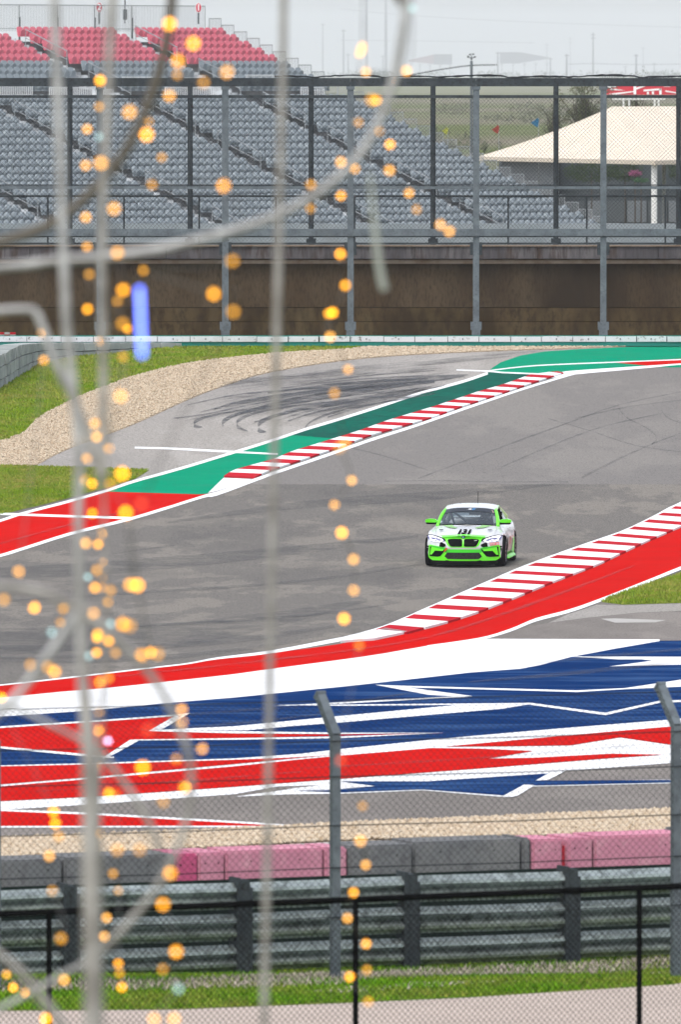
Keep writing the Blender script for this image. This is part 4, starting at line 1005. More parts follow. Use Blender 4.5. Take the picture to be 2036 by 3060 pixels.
def guardrail():
    D0 = 117.0; root = empty('guardrail', (0, D0, .97), 0, 'three-tier corrugated steel guardrail in front of the grey and pink blocks', 'guardrail')
    A = lambda o: small_rot(o, root)
    ztop = LP(1018, 2626, D0).z; pitch = .362
    def wprof(z):   # W-beam profile: (outward, z)
        return [(.00,.0),(.01,.02),(.085,.06),(.09,.095),(.03,.135),(.0,.155),(.03,.175),(.09,.215),(.085,.25),(.01,.29),(.0,.31)]
    X0, X1 = -6.5, 7.0
    for k in range(3):
        zb = ztop - .31 - k*pitch
        x = X0 + (k % 2)*.7
        while x < X1:
            xe = min(x + 4.0, X1+2); vs = []; pr = wprof(0); n = 9
            for i in range(n):
                X = x + (xe-x)*i/(n-1); p = line_pt(X, D0, zb + .006*math.sin(X*1.7+k))
                for (o_, dz) in pr: vs.append(p - NRM*(o_*1.05) + Vector((0,0,dz)))
                for (o_, dz) in reversed(pr): vs.append(p - NRM*(o_*1.05-.006) + Vector((0,0,dz)))
            m = len(pr)*2; fs = [(i*m+j, i*m+(j+1)%m, (i+1)*m+(j+1)%m, (i+1)*m+j) for i in range(n-1) for j in range(m)]
            mb = MB(); mb.add(vs, fs); A(mb.build('rail_beam', M['galv_rail'], smooth=False)); x = xe - .02
    for xp in (-560, -60, 195, 712, 1213, 1693, 2190):
        g = LP(xp, 2800, D0+.1); mb = MB(); c = Vector((g.x, g.y, 0))
        def brick(cx, hw, t0, t1, z0, z1):
            q = [c + DIR*(cx-hw) + NRM*t0, c + DIR*(cx+hw) + NRM*t0, c + DIR*(cx+hw) + NRM*t1, c + DIR*(cx-hw) + NRM*t1]
            mb.prism([Vector((v.x, v.y, z0)) for v in q], (0,0,z1-z0))
        brick(0, .07, -.19, .02, .70, ztop+.03); brick(-.075, .02, -.21, .06, .70, ztop+.06); brick(.085, .015, -.2, .04, .70, ztop-.06)
        A(mb.build('rail_post', M['galv_dark']))
guardrail()
def gap_shade_band():
    mb = MB(); a = line_pt(-7.5, 119.6, .76); b = line_pt(8.5, 119.6, .76); mb.prism([a, b, b+NRM*.03, a+NRM*.03], (0,0,.94))  # added dark band, its black stands in for shade behind the rails
    tag(mb.build('gap_shade_band', M['gap_shade']), 'added black band standing in for the shade behind the guardrail gaps', 'shade band')
M['gap_shade'] = pmat('gap_shade_black', (.012,.02,.018), .8)  # near-black that carries the shade of the guardrail gaps
gap_shade_band()

def near_fence():
    D0 = 111.3; root = empty('trackside_fence', (0, D0, 1.2), 0, 'chain link trackside fence with blue grey posts whose tops are bent towards the track', 'fence')
    A = lambda o: small_rot(o, root); zs = 1.0
    ARM = Vector((-.17,.36,.42))
    posts = []
    for xp in (-1030, -15, 1002, 2022, 3030):
        g = LP(xp, 2600, D0); c = Vector((g.x, g.y, zs)); posts.append(c)
        ztop = LP(1002, 2196, D0).z; mb = MB(); hw = .048
        q = [c + DIR*i*hw + NRM*j*hw for i, j in ((-1,-1),(1,-1),(1,1),(-1,1))]; top = Vector((c.x, c.y, ztop))
        mb.prism(q, (0,0,ztop-zs)); mb.bar(top - ARM.normalized()*.02, top + ARM, .098, .098)
        mb.bar(top + ARM - ARM.normalized()*.012, top + ARM + ARM.normalized()*.02, .112, .112)
        A(mb.build('post', M['galv']))
    ztop = LP(1002, 2196, D0).z
    for a, b in zip(posts, posts[1:]):
        L = (b-a).length; mb = MB(); lo = Vector((a.x, a.y, zs+.12)) + DIR*.06 - NRM*.055
        chain(mb, lo, DIR, (0,0,1), L-.12, ztop-zs-.12, .083, .0021)
        arm0 = Vector((a.x, a.y, ztop)) + DIR*.06 - NRM*.055; chain(mb, arm0, DIR, ARM + DIR*.02, L-.12, ARM.length*.85, .083, .0020)
        small_rot(mb.build('mesh_panel', M['wire'], None, fix=False), root)
        for z in [LP(1002, y, D0).z for y in (2214, 2320, 2466, 2592, 2740)]:
            mb = MB(); p0 = Vector((a.x,a.y,z)) - NRM*.06; p1 = Vector((b.x,b.y,z)) - NRM*.06; mid = (p0+p1)/2 - Vector((0,0,.012)); mb.tube([p0, mid, p1], .0065, 5); A(mb.build('tension_cable', M['wire']))
        mb = MB(); mb.tube([Vector((a.x,a.y,ztop)) + ARM*.85, Vector((b.x,b.y,ztop)) + ARM*.85], .006, 5); A(mb.build('tension_cable', M['wire']))
near_fence()

def black_fence():
    D0 = 94.3; ob = .5; root = empty('black_railing', (0, D0, 2.0), 0, 'black mesh railing with a round top rail along the bottom of the photo', 'railing')
    A = lambda o: small_rot(o, root); d = Vector((1, ob, 0)).normalized()
    zr = LP(1063, 2688, D0, ob).z; xs = [-830, 146, 1063, 1912, 2760]; ps = [LP(x, 2900, D0, ob) for x in xs]
    for p in ps:
        mb = MB(); mb.tube([(p.x,p.y,1.9),(p.x,p.y,zr)], .028, 10); A(mb.build('post', M['black']))
    for a, b in zip(ps, ps[1:]):
        mb = MB(); mb.tube([(a.x,a.y,zr),(b.x,b.y,zr)], .031, 10); A(mb.build('top_rail', M['black']))
        mb = MB(); L = Vector((b.x-a.x, b.y-a.y, 0)).length
        chain(mb, Vector((a.x,a.y,1.95)), d, (0,0,1), L, zr-1.95-.02, .062, .0031); small_rot(mb.build('mesh_panel', M['black'], None, fix=False), root)
black_fence()

# ------------------------------------------------------------------ out-of-focus foreground: wire sculpture and fairy lights
M['tube_pale'] = pmat('pale_tube_paint', (.43,.427,.42), .5, [(9,.4,.6,(.25,.245,.235))])
M['tube_mid'] = pmat('greige_tube_paint', (.33,.315,.29), .55, [(9,.4,.6,(.19,.175,.155))])
M['tube_brown'] = pmat('brown_tube_paint', (.085,.07,.05), .6)
M['tube_green'] = pmat('green_grey_tube_paint', (.30,.32,.28), .6)
K = 1.2985
SCULPT = empty('tube_sculpture', (P(300, 1500, 30).x, 30, 2.2), 0, 'pale bent-tube light sculpture, a large blurred foreground frame filling the left of the photo', 'sculpture')
def ftube(pts, wid, mat, D, root, name='tube', smooth=True, d2=None):
    D += 1
    """wid: photo px"""
    n = len(pts)
    if not isinstance(wid, (list, tuple)): wid = [wid]*n
    wid = [a_*1.12 for a_ in wid]
    p4 = catmull([(x*K, y*K, w_) for (x, y), w_ in zip(pts, wid)], 6); m = len(p4)
    D2 = D if d2 is None else d2
    mb = MB(); pp = []; rr = []
    for i, q in enumerate(p4):
        d = D + (D2-D)*i/(m-1); pp.append(P(q.x, q.y, d)); rr.append(q.z*d/F/2)
    mb.tube(pp, rr, 10); o = mb.build(name, M[mat], smooth=True)
    if root is not None: small_rot(o, root)
    return o
T = [([(122,-90),(128,100),(140,400),(150,700),(160,820),(172,930),(182,1050),(180,1200),(184,1400),(188,1560),(196,1700)], 26, 'tube_pale', 30),
     ([(172,1180),(190,1500),(204,1700),(210,1900),(212,2100),(215,2300),(217,2600)], [5,18,44,54,56,56,56], 'tube_mid', 27),
     ([(264,-90),(254,80),(246,260),(238,450),(235,620),(237,800),(238,1000),(236,1100)], 24, 'tube_mid', 31),
     ([(238,1080),(240,1300),(238,1500),(232,1700),(226,1900)], 10, 'tube_mid', 31),
     ([(400,-90),(394,20),(384,90),(365,170),(340,240),(310,310),(272,372),(222,430),(160,486),(90,528),(-20,562)], 28, 'tube_brown', 33),
     ([(938,-80),(934,20),(924,100),(905,190),(876,270),(838,342),(785,402),(720,452),(650,490),(570,520),(470,548),(370,572),(240,590),(120,602),(-20,618)], 24, 'tube_pale', 31),
     ([(905,-60),(916,-10),(932,22),(926,80),(914,150)], [30,26,20,12,4], 'tube_brown', 31.5),
     ([(852,400),(860,490),(868,570),(878,640),(886,668)], [10,15,20,22,22], 'tube_green', 31),
     ([(-20,716),(60,712),(84,722),(100,760),(122,820),(150,890)], 20, 'tube_pale', 31),
     ([(122,800),(152,880),(182,950),(206,1010),(226,1080),(236,1130)], [10,22,24,24,20,12], 'tube_mid', 32),
     ([(-20,1348),(60,1354),(130,1374),(190,1410),(260,1462),(320,1520),(370,1590),(406,1660),(432,1730),(440,1800),(430,1880),(404,1960),(370,2030),(320,2096),(270,2150),(224,2200)], 20, 'tube_mid', 29),
     ([(-20,1656),(40,1598),(100,1520),(150,1450),(190,1390)], 22, 'tube_pale', 29),
     ([(190,1690),(240,1742),(290,1808),(332,1872),(370,1960)], 18, 'tube_mid', 32),
     ([(-20,2186),(40,2230),(90,2290),(130,2340),(170,2400)], 24, 'tube_mid', 29),
     ([(-20,1610),(60,1640),(140,1680),(215,1716)], 14, 'tube_pale', 33),
     ([(-20,2330),(60,2290),(150,2240),(224,2200)], 14, 'tube_pale', 33)]
for pts, wd, mt, D in T: ftube(pts, wd, mt, D, SCULPT)
# separate hanging pole
pr = empty('slim_pole', (P(640*K, 1500, 33).x, 33, 2.2), 0, 'slim blurred greige vertical pole crossing the whole photo left of its middle', 'pole')
ftube([(654,-90),(650,200),(643,500),(634,900),(628,1200),(622,1500),(616,1900),(608,2340),(604,2600)], 21, 'tube_mid', 32, pr, 'shaft')
mb = MB(); a = P(604*K, 2600*K, 33); mb.tube([a, (a.x, 33, 2.2)], .012, 8); small_rot(mb.build('shaft_foot', M['tube_mid']), pr)
a = P(217*K, 2600*K, 27); mb = MB(); mb.tube([a, (a.x, 27, 2.2)], .035, 8); small_rot(mb.build('foot', M['tube_mid']), SCULPT)

def emit(name, col, st):
    m = bpy.data.materials.new(name); m.use_nodes = True; t = m.node_tree; t.nodes.clear()
    e = t.nodes.new('ShaderNodeEmission'); e.inputs[0].default_value = (*col, 1); e.inputs[1].default_value = st
    o = t.nodes.new('ShaderNodeOutputMaterial'); t.links.new(e.outputs[0], o.inputs[0]); return m
LM = {'O': emit('lamp_amber_bright', (1.0,.37,.01), 4.8), 'o': emit('lamp_amber', (1.0,.39,.015), 3.3), 'd': emit('lamp_amber_dim', (1.0,.45,.04), 1.4),
      'w': emit('lamp_warm', (1.0,.45,.07), 2.6), 'b': emit('lamp_cool', (.55,.85,.85), 1.2), 'p': emit('lamp_pinkish', (1.0,.65,1.0), 3), 'r': emit('lamp_red', (1.0,.12,.05), 1.0), 'u': emit('lamp_blue', (.13,.2,1.0), 3.2)}
LAMPS = """390,55,O,20;445,100,O,20;410,140,o,20;408,172,d,16;230,185,O,16;522,165,w,20;468,190,d,18;390,220,w,18;228,245,d,15;298,258,w,20;200,297,w,15;228,315,b,14;337,310,O,20;342,280,d,15;197,380,w,16;232,375,w,20;372,362,d,15;350,425,d,16;515,428,o,20;262,480,w,19;197,500,w,16;200,568,w,15;270,582,w,19;535,600,d,20;205,632,d,16;330,622,d,16;283,667,o,19;270,693,d,16;201,711,o,16;492,676,o,20;537,717,d,20;282,745,d,19;293,757,o,14;95,767,w,15;229,785,w,15;100,829,w,15;283,822,d,16;235,911,w,15;278,911,w,20;278,911,w,19;218,975,w,16;222,1005,w,16;250,1032,w,15;199,1055,w,15;281,1090,O,20;195,1105,d,16;212,1113,o,15;192,1110,b,15;255,1113,d,18;212,1181,o,15;289,1180,O,20;325,1160,r,20;235,1228,w,15;197,1250,w,16;225,1252,o,15;202,1327,b,14;238,1295,w,15;42,1316,w,17;222,1312,d,16;238,1330,d,16;300,1345,o,19;316,1347,O,20;218,1352,o,16;238,1352,o,15;255,1358,d,16;248,1385,d,15;78,1398,O,17;145,1400,d,16;8,1380,d,18;215,1412,w,17;118,1455,b,16;138,1432,d,15;283,1436,o,20;298,1440,d,20;255,1435,b,15;225,1460,o,17;223,1468,o,15;250,1475,o,16;222,1502,o,15;205,1510,b,15;265,1503,d,16;325,1508,o,19;348,1500,O,17;363,1505,d,19;70,1530,d,17;110,1535,d,18;125,1545,o,18;250,1560,d,16;230,1570,o,16;3,1605,O,15;228,1640,d,14;418,1632,w,17;418,1662,w,17;228,1682,O,15;248,1705,p,14;340,1680,r,20;465,1723,w,17;405,1746,d,17;328,1766,O,20;230,1762,d,15;425,1812,O,17;250,1825,O,15;262,1830,d,17;375,1845,d,18;123,1868,O,16;127,1895,O,16;135,1925,d,16;113,1970,w,16;230,1918,d,16;322,1955,d,19;270,1955,d,19;260,2010,d,15;392,2010,o,20;120,2050,d,16;272,2050,d,14;375,2082,o,20;245,2112,w,15;240,2155,w,15;140,2160,d,18;405,2190,o,20;272,2218,o,15;275,2240,d,15;147,2255,w,16;375,2230,d,17;280,2272,o,15;410,2275,b,18;15,2242,w,14;30,2272,O,14;58,2285,O,14;105,2345,O,17;355,2345,w,19;400,2345,w,19"""
LAMPS2 = """832,115,w,16;835,105,w,14;828,125,w,14;843,165,w,15;936,163,w,16;910,187,o,15;950,20,b,15;855,230,d,18;866,230,o,16;873,302,d,15;825,282,d,15;898,333,O,15;785,373,w,16;817,388,w,15;897,392,w,16;785,450,o,15;716,425,d,16;942,444,w,15;715,480,d,15;960,482,d,15;1015,517,w,16;1035,532,w,16;784,585,O,16;795,657,o,16;766,719,O,16;757,722,O,15;760,775,w,16;801,850,w,15;770,905,d,16;781,1030,d,18;795,1020,w,16;810,1105,w,15;770,1162,w,15;787,1226,O,17;814,1287,w,16;814,1359,w,16;792,1424,O,17;827,1485,d,16;785,1750,r,18;835,1855,d,15;830,1935,w,17;842,1990,w,15;814,2054,o,15;800,2113,w,15;843,2172,o,15;845,2232,d,15;806,2248,O,15;848,2305,d,16"""
M['cable'] = pmat('thin_cable', (.05,.045,.035), .6); M['bulb_base'] = pmat('bulb_base', (.08,.07,.05), .6)
def icos(r):
    bm = bmesh.new(); bmesh.ops.create_icosphere(bm, subdivisions=2, radius=r); me = bpy.data.meshes.new('bulb'); bm.to_mesh(me); bm.free(); return me
bulbs = {}
def lightstring(txt, groups):
    L = []
    for q in txt.replace('\n','').split(';'):
        x, y, t, r = q.split(','); L.append((float(x), float(y), t, float(r)))
    for lab, test in groups:
        S = [q for q in L if test(q)]; L = [q for q in L if not test(q)]
        if not S: continue
        S.sort(key=lambda q: q[1]); mean = sum(q[0] for q in S)/len(S)
        root = empty('light_string', (P(mean*K, 1500, 31).x, 31, 2.2), 0, lab, 'fairy lights', 'strings of fairy lights in front of the camera'); pts = []
        for i, (x, y, t, r) in enumerate(S):
            # disc diameter 2*r*K px  ->  distance
            c = 2*r*K - 7
            D = 49e-3*F/(c + 49e-3*F/231.0)
            key = t
            if key not in bulbs:
                me = icos(.0095); me.materials.append(LM[t]); bulbs[key] = me
            o = bpy.data.objects.new('bulb', bulbs[key]); COL.objects.link(o); p = P(x*K, y*K, D); o.location = p; small_rot(o, root); pts.append(p)
        cps = catmull([pts[0] + Vector((0,0,.3))] + [p + Vector((0,.012,.004)) for p in pts], 3); mb = MB(); mb.tube(cps, .0022, 4); small_rot(mb.build('cable', M['cable']), root)
lightstring(LAMPS, [('string of blurred amber lights at the far left edge of the photo', lambda q: q[0] < 165),
                    ('dense string of blurred amber and cool lights beside the left poles', lambda q: q[0] < 246),
                    ('string of blurred amber lights just right of the two left poles', lambda q: q[0] < 312),
                    ('scattered large blurred amber lights nearest the slim middle pole', lambda q: q[0] < 560)])
lightstring(LAMPS2, [('short string of amber lights around the curved tube at the top', lambda q: q[1] < 560 and q[0] > 840), ('long vertical string of blurred amber lights right of the slim pole', lambda q: True)])
# blue light tube: a rod of blue lamps
br = empty('blue_light_stick', (P(325*K, 900, 26).x, 26, 2.2), 0, 'vertical stick of blurred blue lamps in front of the brown wall', 'light stick'); bt = icos(.0085); bt.materials.append(LM['u'])
bp = []
for i in range(12):
    o = bpy.data.objects.new('lamp', bt); COL.objects.link(o); p = P((321+.5*i)*K, (668+i*13.2)*K, 27.5); o.location = p; small_rot(o, br); bp.append(p + Vector((0,.012,0)))
mb = MB(); mb.tube([bp[0]+Vector((0,0,.01)), bp[-1]], .003, 5); small_rot(mb.build('rod', M['tube_green']), br)
# ------------------------------------------------------------------ the race car
M['car_white'] = pmat('car_white', (.56,.57,.59), .22, [(3.5,.5,.8,(.48,.48,.48))], coat=.5)
M['car_green'] = pmat('car_lime', (.13,.78,.012), .35, coat=.25)
M['car_green_pale'] = pmat('car_lime_pale', (.30,.60,.18), .3, coat=.5)
M['car_green_deep'] = pmat('car_green_deep', (.03,.50,.01), .35)
M['car_black'] = pmat('car_black', (.004,.0045,.005), .7)
M['car_grille'] = pmat('car_grille_mesh', (.012,.013,.013), .7, [(60,.45,.55,(.035,.035,.035))])
M['car_grey'] = pmat('car_grey_band', (.38,.38,.36), .4)
M['tyre'] = pmat('tyre_black', (.007,.007,.008), .8)
M['rim'] = pmat('rim_dark', (.035,.03,.04), .3, metal=.6)
M['lamp_body'] = pmat('headlamp_lens', (.13,.13,.27), .3)
M['lamp_on'] = emit('headlamp_lit', (.95,.95,1.0), 1.0)
M['cab_dark'] = pmat('cabin_dark', (.012,.02,.02), .7)
M['cage'] = pmat('roll_cage', (.035,.07,.07), .5)
M['sticker_red'] = pmat('sticker_red', (.70,.10,.12), .5); M['sticker_rose'] = pmat('sticker_tan', (.42,.28,.24), .5)
M['banner_dark'] = pmat('banner_dark', (.010,.014,.022), .3); M['m_blue'] = pmat('stripe_blue', (.05,.30,.70), .4); M['orange'] = pmat('tow_orange', (.45,.07,.01), .5)
def glassmat():
    m = bpy.data.materials.new('tinted_glass'); m.use_nodes = True; t = m.node_tree; t.nodes.clear()
    tr = t.nodes.new('ShaderNodeBsdfTransparent'); tr.inputs[0].default_value = (.78,.86,.87,1)
    gl = t.nodes.new('ShaderNodeBsdfGlossy'); gl.inputs['Roughness'].default_value = .05; gl.inputs[0].default_value = (.9,.97,1,1)
    fr = t.nodes.new('ShaderNodeFresnel'); fr.inputs['IOR'].default_value = 1.5
    ad = t.nodes.new('ShaderNodeMath'); ad.operation = 'ADD'; ad.inputs[1].default_value = .09; t.links.new(fr.outputs[0], ad.inputs[0])
    mx = t.nodes.new('ShaderNodeMixShader'); o = t.nodes.new('ShaderNodeOutputMaterial')
    t.links.new(ad.outputs[0], mx.inputs[0]); t.links.new(tr.outputs[0], mx.inputs[1]); t.links.new(gl.outputs[0], mx.inputs[2]); t.links.new(mx.outputs[0], o.inputs[0]); return m
M['glass'] = glassmat()

YAW = math.radians(5.6)
c0 = G(1394, 1692, .012)
CAR = empty('race_car', (c0.x, c0.y, c0.z), -YAW, 'white and lime green two-door race car number 131 driving towards the camera on the track', 'race car')
def CB(mb, name, mat, smooth=False, parent=None):
    return mb.build(name, M[mat] if isinstance(mat, str) else mat, parent or CAR, smooth)
def yfront(x, z):
    ax = abs(x)/.90
    s = 1.5*max(0, z-.50)**1.7 + .9*max(0, .30-z)**1.3*.2
    return -.84 + .44*ax**2.7 + .05*ax + s
# body stations: y, half width, z bottom, shoulder half width, shoulder z, top half width, z top edge, z centre
ST = [(-.84,.865,.17,.80,.60,.62,.70,.725),(-.70,.875,.15,.83,.66,.62,.745,.77),(-.50,.90,.14,.85,.71,.62,.785,.815),(-.25,.925,.14,.86,.755,.62,.82,.85),(0,.94,.15,.865,.785,.62,.85,.88),
      (.25,.93,.16,.855,.80,.64,.87,.905),(.46,.915,.17,.84,.815,.68,.895,.94),(.62,.905,.17,.835,.825,.69,.905,.905),(1.2,.90,.17,.83,.85,.69,.92,.92),(1.8,.905,.17,.83,.87,.69,.935,.935),
      (2.25,.925,.17,.85,.885,.68,.95,.95),(2.69,.945,.17,.86,.895,.66,.965,.965),(3.1,.92,.18,.82,.90,.64,.985,1.0),(3.35,.87,.22,.78,.89,.62,.975,.995),(3.6,.78,.30,.70,.85,.58,.93,.95)]
def section(st):
    y, w_, zb, ws, zs, wt, zt, zc = st
    half = [(0,zb),(w_*.5,zb),(w_*.86,zb),(w_*.955,zb+.05),(w_*.975,zb+.14),(w_,.44),(w_*.992,.55),((w_+ws)/2+.005,(zs+.58)/2),(ws,zs),((ws+wt)/2,(zs+zt)/2+.018),(wt,zt),(wt*.5,zt+(zc-zt)*.75),(0,zc)]
    return half
def hood_z(x, y):
    y = y - (yfront(x, .6) + .84)*max(0, 1-(y+.84)/1.19)
    ys = [s[0] for s in ST]; zt = np.interp(y, ys, [s[6] for s in ST]); zc = np.interp(y, ys, [s[7] for s in ST]); wt = np.interp(y, ys, [s[5] for s in ST])
    ws = np.interp(y, ys, [s[3] for s in ST]); zs = np.interp(y, ys, [s[4] for s in ST]); ax = abs(x)
    if ax <= wt: return float(np.interp(ax, [0, wt*.5, wt], [zc, zt+(zc-zt)*.75, zt]))
    return float(np.interp(ax, [wt, (ws+wt)/2, ws], [zt, (zs+zt)/2+.018, zs]))
def body():
    secs = [section(s) for s in ST]; ys = [s[0] for s in ST]; mb = MB(); rings = []
    def cr(a, b, c, d, t): return .5*((2*b)+(-a+c)*t+(2*a-5*b+4*c-d)*t*t+(-a+3*b-3*c+d)*t**3)
    fine = []
    for i in range(len(secs)-1):
        for k in range(3):
            t = k/3; g = lambda j: max(0, min(len(secs)-1, j)); q = []
            for p in range(13):
                q.append(tuple(cr(secs[g(i-1)][p][d], secs[i][p][d], secs[i+1][p][d], secs[g(i+2)][p][d], t) for d in (0,1)))
            fine.append((ys[i]*(1-t)+ys[i+1]*t, q))
    fine.append((ys[-1], secs[-1]))
    n = 25
    for y, q in fine:
        ring = q[::-1] + [(-x, z) for x, z in q[1:]]; ring = ring[:-1] + [ring[-1]] if False else ring
        ring = [(x, z) for x, z in q[::-1]] + [(-x, z) for x, z in q[1:-1]]
        vs = []
        for x, z in ring:
            if y < .35:
                f = max(0, 1 - (y+.84)/1.19); yy = y + (yfront(x, z) + .84)*f
            elif y > 3.0: yy = y - .35*(abs(x)/.9)**2.5*(y-3.0)/.6
            else: yy = y
            vs.append((x, yy, z))
        rings.append(vs)
    m = len(rings[0]); vs = [v for r in rings for v in r]
    fs = [(i*m+j, i*m+(j+1)%m, (i+1)*m+(j+1)%m, (i+1)*m+j) for i in range(len(rings)-1) for j in range(m)]
    # open the cabin: drop the faces of the top between cowl and rear shelf
    keep = []
    for f in fs:
        c = [sum(vs[i][d] for i in f)/4 for d in range(3)]
        if .50 < c[1] < 3.0 and abs(c[0]) < .66 and c[2] > .8: continue
        keep.append(f)
    mb.add(vs, keep)
    # front cap
    for ring, last in ((rings[0], False), (rings[-1], True)):
        q = ring; h = m//2
        for j in range(h):
            a, b = q[j], q[j+1]; c, d = q[(m-j-1)%m], q[(m-j)%m]
            N = 14; L = []
            for k in range(N+1):
                t = k/N
                for (r_, s_) in (((d, a)) , ((c, b))):
                    x = r_[0]*(1-t)+s_[0]*t; z = r_[2]*(1-t)+s_[2]*t; L.append((x, yfront(x, z) if not last else 3.6-.2*(abs(x)/.9)**2.5, z))
            mb.add(L, [(2*k, 2*k+1, 2*k+3, 2*k+2) for k in range(N)])
    me = mb.mesh('body'); bm = bmesh.new(); bm.from_mesh(me); bmesh.ops.remove_doubles(bm, verts=bm.verts, dist=.004); bmesh.ops.recalc_face_normals(bm, faces=bm.faces); bm.to_mesh(me); bm.free()
    me.materials.append(M['car_white']); me.materials.append(M['car_black']); me.materials.append(M['car_green'])
    for p in me.polygons:
        c = p.center; p.use_smooth = True
        if c.z < .20: p.material_index = 1
        elif .62 < c.y < 2.4 and c.z < .36 and abs(c.x) > .8: p.material_index = 2
    o = bpy.data.objects.new('body', me); COL.objects.link(o); o.parent = CAR
    # wheel arches
    cut_ = MB()
    for y in (0, 2.69):
        for sx in (-1, 1): cut_.tube([(sx*.62, y, .335), (sx*1.2, y, .335)], .375, 40)
    cme = cut_.mesh('cut'); bm = bmesh.new(); bm.from_mesh(cme); bmesh.ops.recalc_face_normals(bm, faces=bm.faces); bm.to_mesh(cme); bm.free(); cme.materials.append(M['car_black'])
    co_ = bpy.data.objects.new('cut', cme); COL.objects.link(co_); co_.matrix_world = Matrix.Translation(CAR.location) @ Matrix.Rotation(-YAW, 4, 'Z')
    md = o.modifiers.new('b', 'BOOLEAN'); md.object = co_; md.operation = 'DIFFERENCE'; md.solver = 'EXACT'
    try: md.material_mode = 'TRANSFER'
    except Exception: pass
    bpy.context.view_layer.update(); dg = bpy.context.evaluated_depsgraph_get()
    new = bpy.data.meshes.new_from_object(o.evaluated_get(dg)); 
    if len(new.polygons) > 200: o.modifiers.clear(); o.data = new
    else: o.modifiers.clear(); print('boolean failed')
    bpy.data.objects.remove(co_)
body()
def fpoly(name, pts, mat, off=.008, thick=.02, parent=None, n=1):
    """front view polygon (x,z) laid on the nose, following its curve"""
    vv = [Vector((x, z, 0)) for x, z in pts]; tris = tessellate_polygon([vv]); bm = bmesh.new(); bv = [bm.verts.new(v) for v in vv]
    for t in tris:
        try: bm.faces.new([bv[i] for i in t])
        except ValueError: pass
    xs = [p[0] for p in pts]; zs = [p[1] for p in pts]
    for k in range(-12, 13):
        if min(xs) < k*.075 < max(xs): bmesh.ops.bisect_plane(bm, geom=bm.verts[:]+bm.edges[:]+bm.faces[:], plane_co=(k*.075,0,0), plane_no=(1,0,0), dist=1e-5)
    for k in range(1, 16):
        if min(zs) < k*.06 < max(zs): bmesh.ops.bisect_plane(bm, geom=bm.verts[:]+bm.edges[:]+bm.faces[:], plane_co=(0,k*.06,0), plane_no=(0,1,0), dist=1e-5)
    for v in bm.verts:
        x, z = v.co.x, v.co.y; v.co = Vector((x, yfront(x, z) - off, z))
    bmesh.ops.recalc_face_normals(bm, faces=bm.faces); bm.normal_update()
    if sum(f.normal.y*f.calc_area() for f in bm.faces) > 0: bmesh.ops.reverse_faces(bm, faces=bm.faces)
    r = bmesh.ops.extrude_face_region(bm, geom=bm.faces[:]); 
    for v in [e for e in r['geom'] if isinstance(e, bmesh.types.BMVert)]: v.co.y += 0
    # push originals back to make thickness
    newv = set(e for e in r['geom'] if isinstance(e, bmesh.types.BMVert))
    for v in bm.verts:
        if v not in newv: v.co.y += thick
    bmesh.ops.recalc_face_normals(bm, faces=bm.faces)
    me = bpy.data.meshes.new(name); bm.to_mesh(me); bm.free(); return link(name, me, M[mat], parent or CAR)
def mir(pts): return [(-x, z) for x, z in pts]
# nose: green hood lip, kidney grilles, bumper bands
fpoly('nose_panel', [(-.50,.68),(-.43,.65),(-.40,.58),(-.36,.50),(-.28,.455),(0,.45),(.28,.455),(.36,.50),(.40,.58),(.43,.65),(.50,.68),(.50,.70),(.30,.715),(0,.722),(-.30,.715),(-.50,.70)], 'car_green', .006)
for s in (1, -1):
    k = [(.018,.635),(.06,.652),(.20,.655),(.33,.645),(.365,.63),(.345,.56),(.30,.49),(.25,.475),(.06,.475),(.02,.49)]
    k = k if s > 0 else mir(k)
    g = fpoly('kidney_grille', k, 'car_black', .022, .03)
    h = [(.30,.645),(.34,.638),(.31,.632),(.28,.636)]
    if s > 0: fpoly('grille_badge', [(.25,.618),(.31,.626),(.325,.614),(.26,.606)], 'car_grey', .03, .01, g)
    fr = [(.010,.648),(.06,.668),(.20,.672),(.345,.662),(.392,.638),(.365,.55),(.315,.472),(.255,.455),(.055,.456),(.008,.476)]
    fr = fr if s > 0 else mir(fr); fpoly('kidney_frame', fr, 'car_green', .014, .02)
fpoly('bumper_band', [(-.50,.44),(-.36,.452),(.36,.452),(.50,.44),(.42,.405),(-.42,.405)], 'car_grey', .012)
fpoly('bumper_mid', [(-.55,.415),(.55,.415),(.40,.335),(.35,.328),(-.35,.328),(-.40,.335)], 'car_green_deep', .016)
fpoly('lower_frame', [(-.50,.35),(-.37,.345),(.37,.345),(.50,.35),(.475,.25),(.40,.165),(.28,.145),(-.28,.145),(-.40,.165),(-.475,.25)], 'car_green', .013)
fpoly('lower_grille', [(-.37,.34),(.37,.34),(.43,.25),(.36,.19),(-.36,.19),(-.43,.25)], 'car_grille', .022)
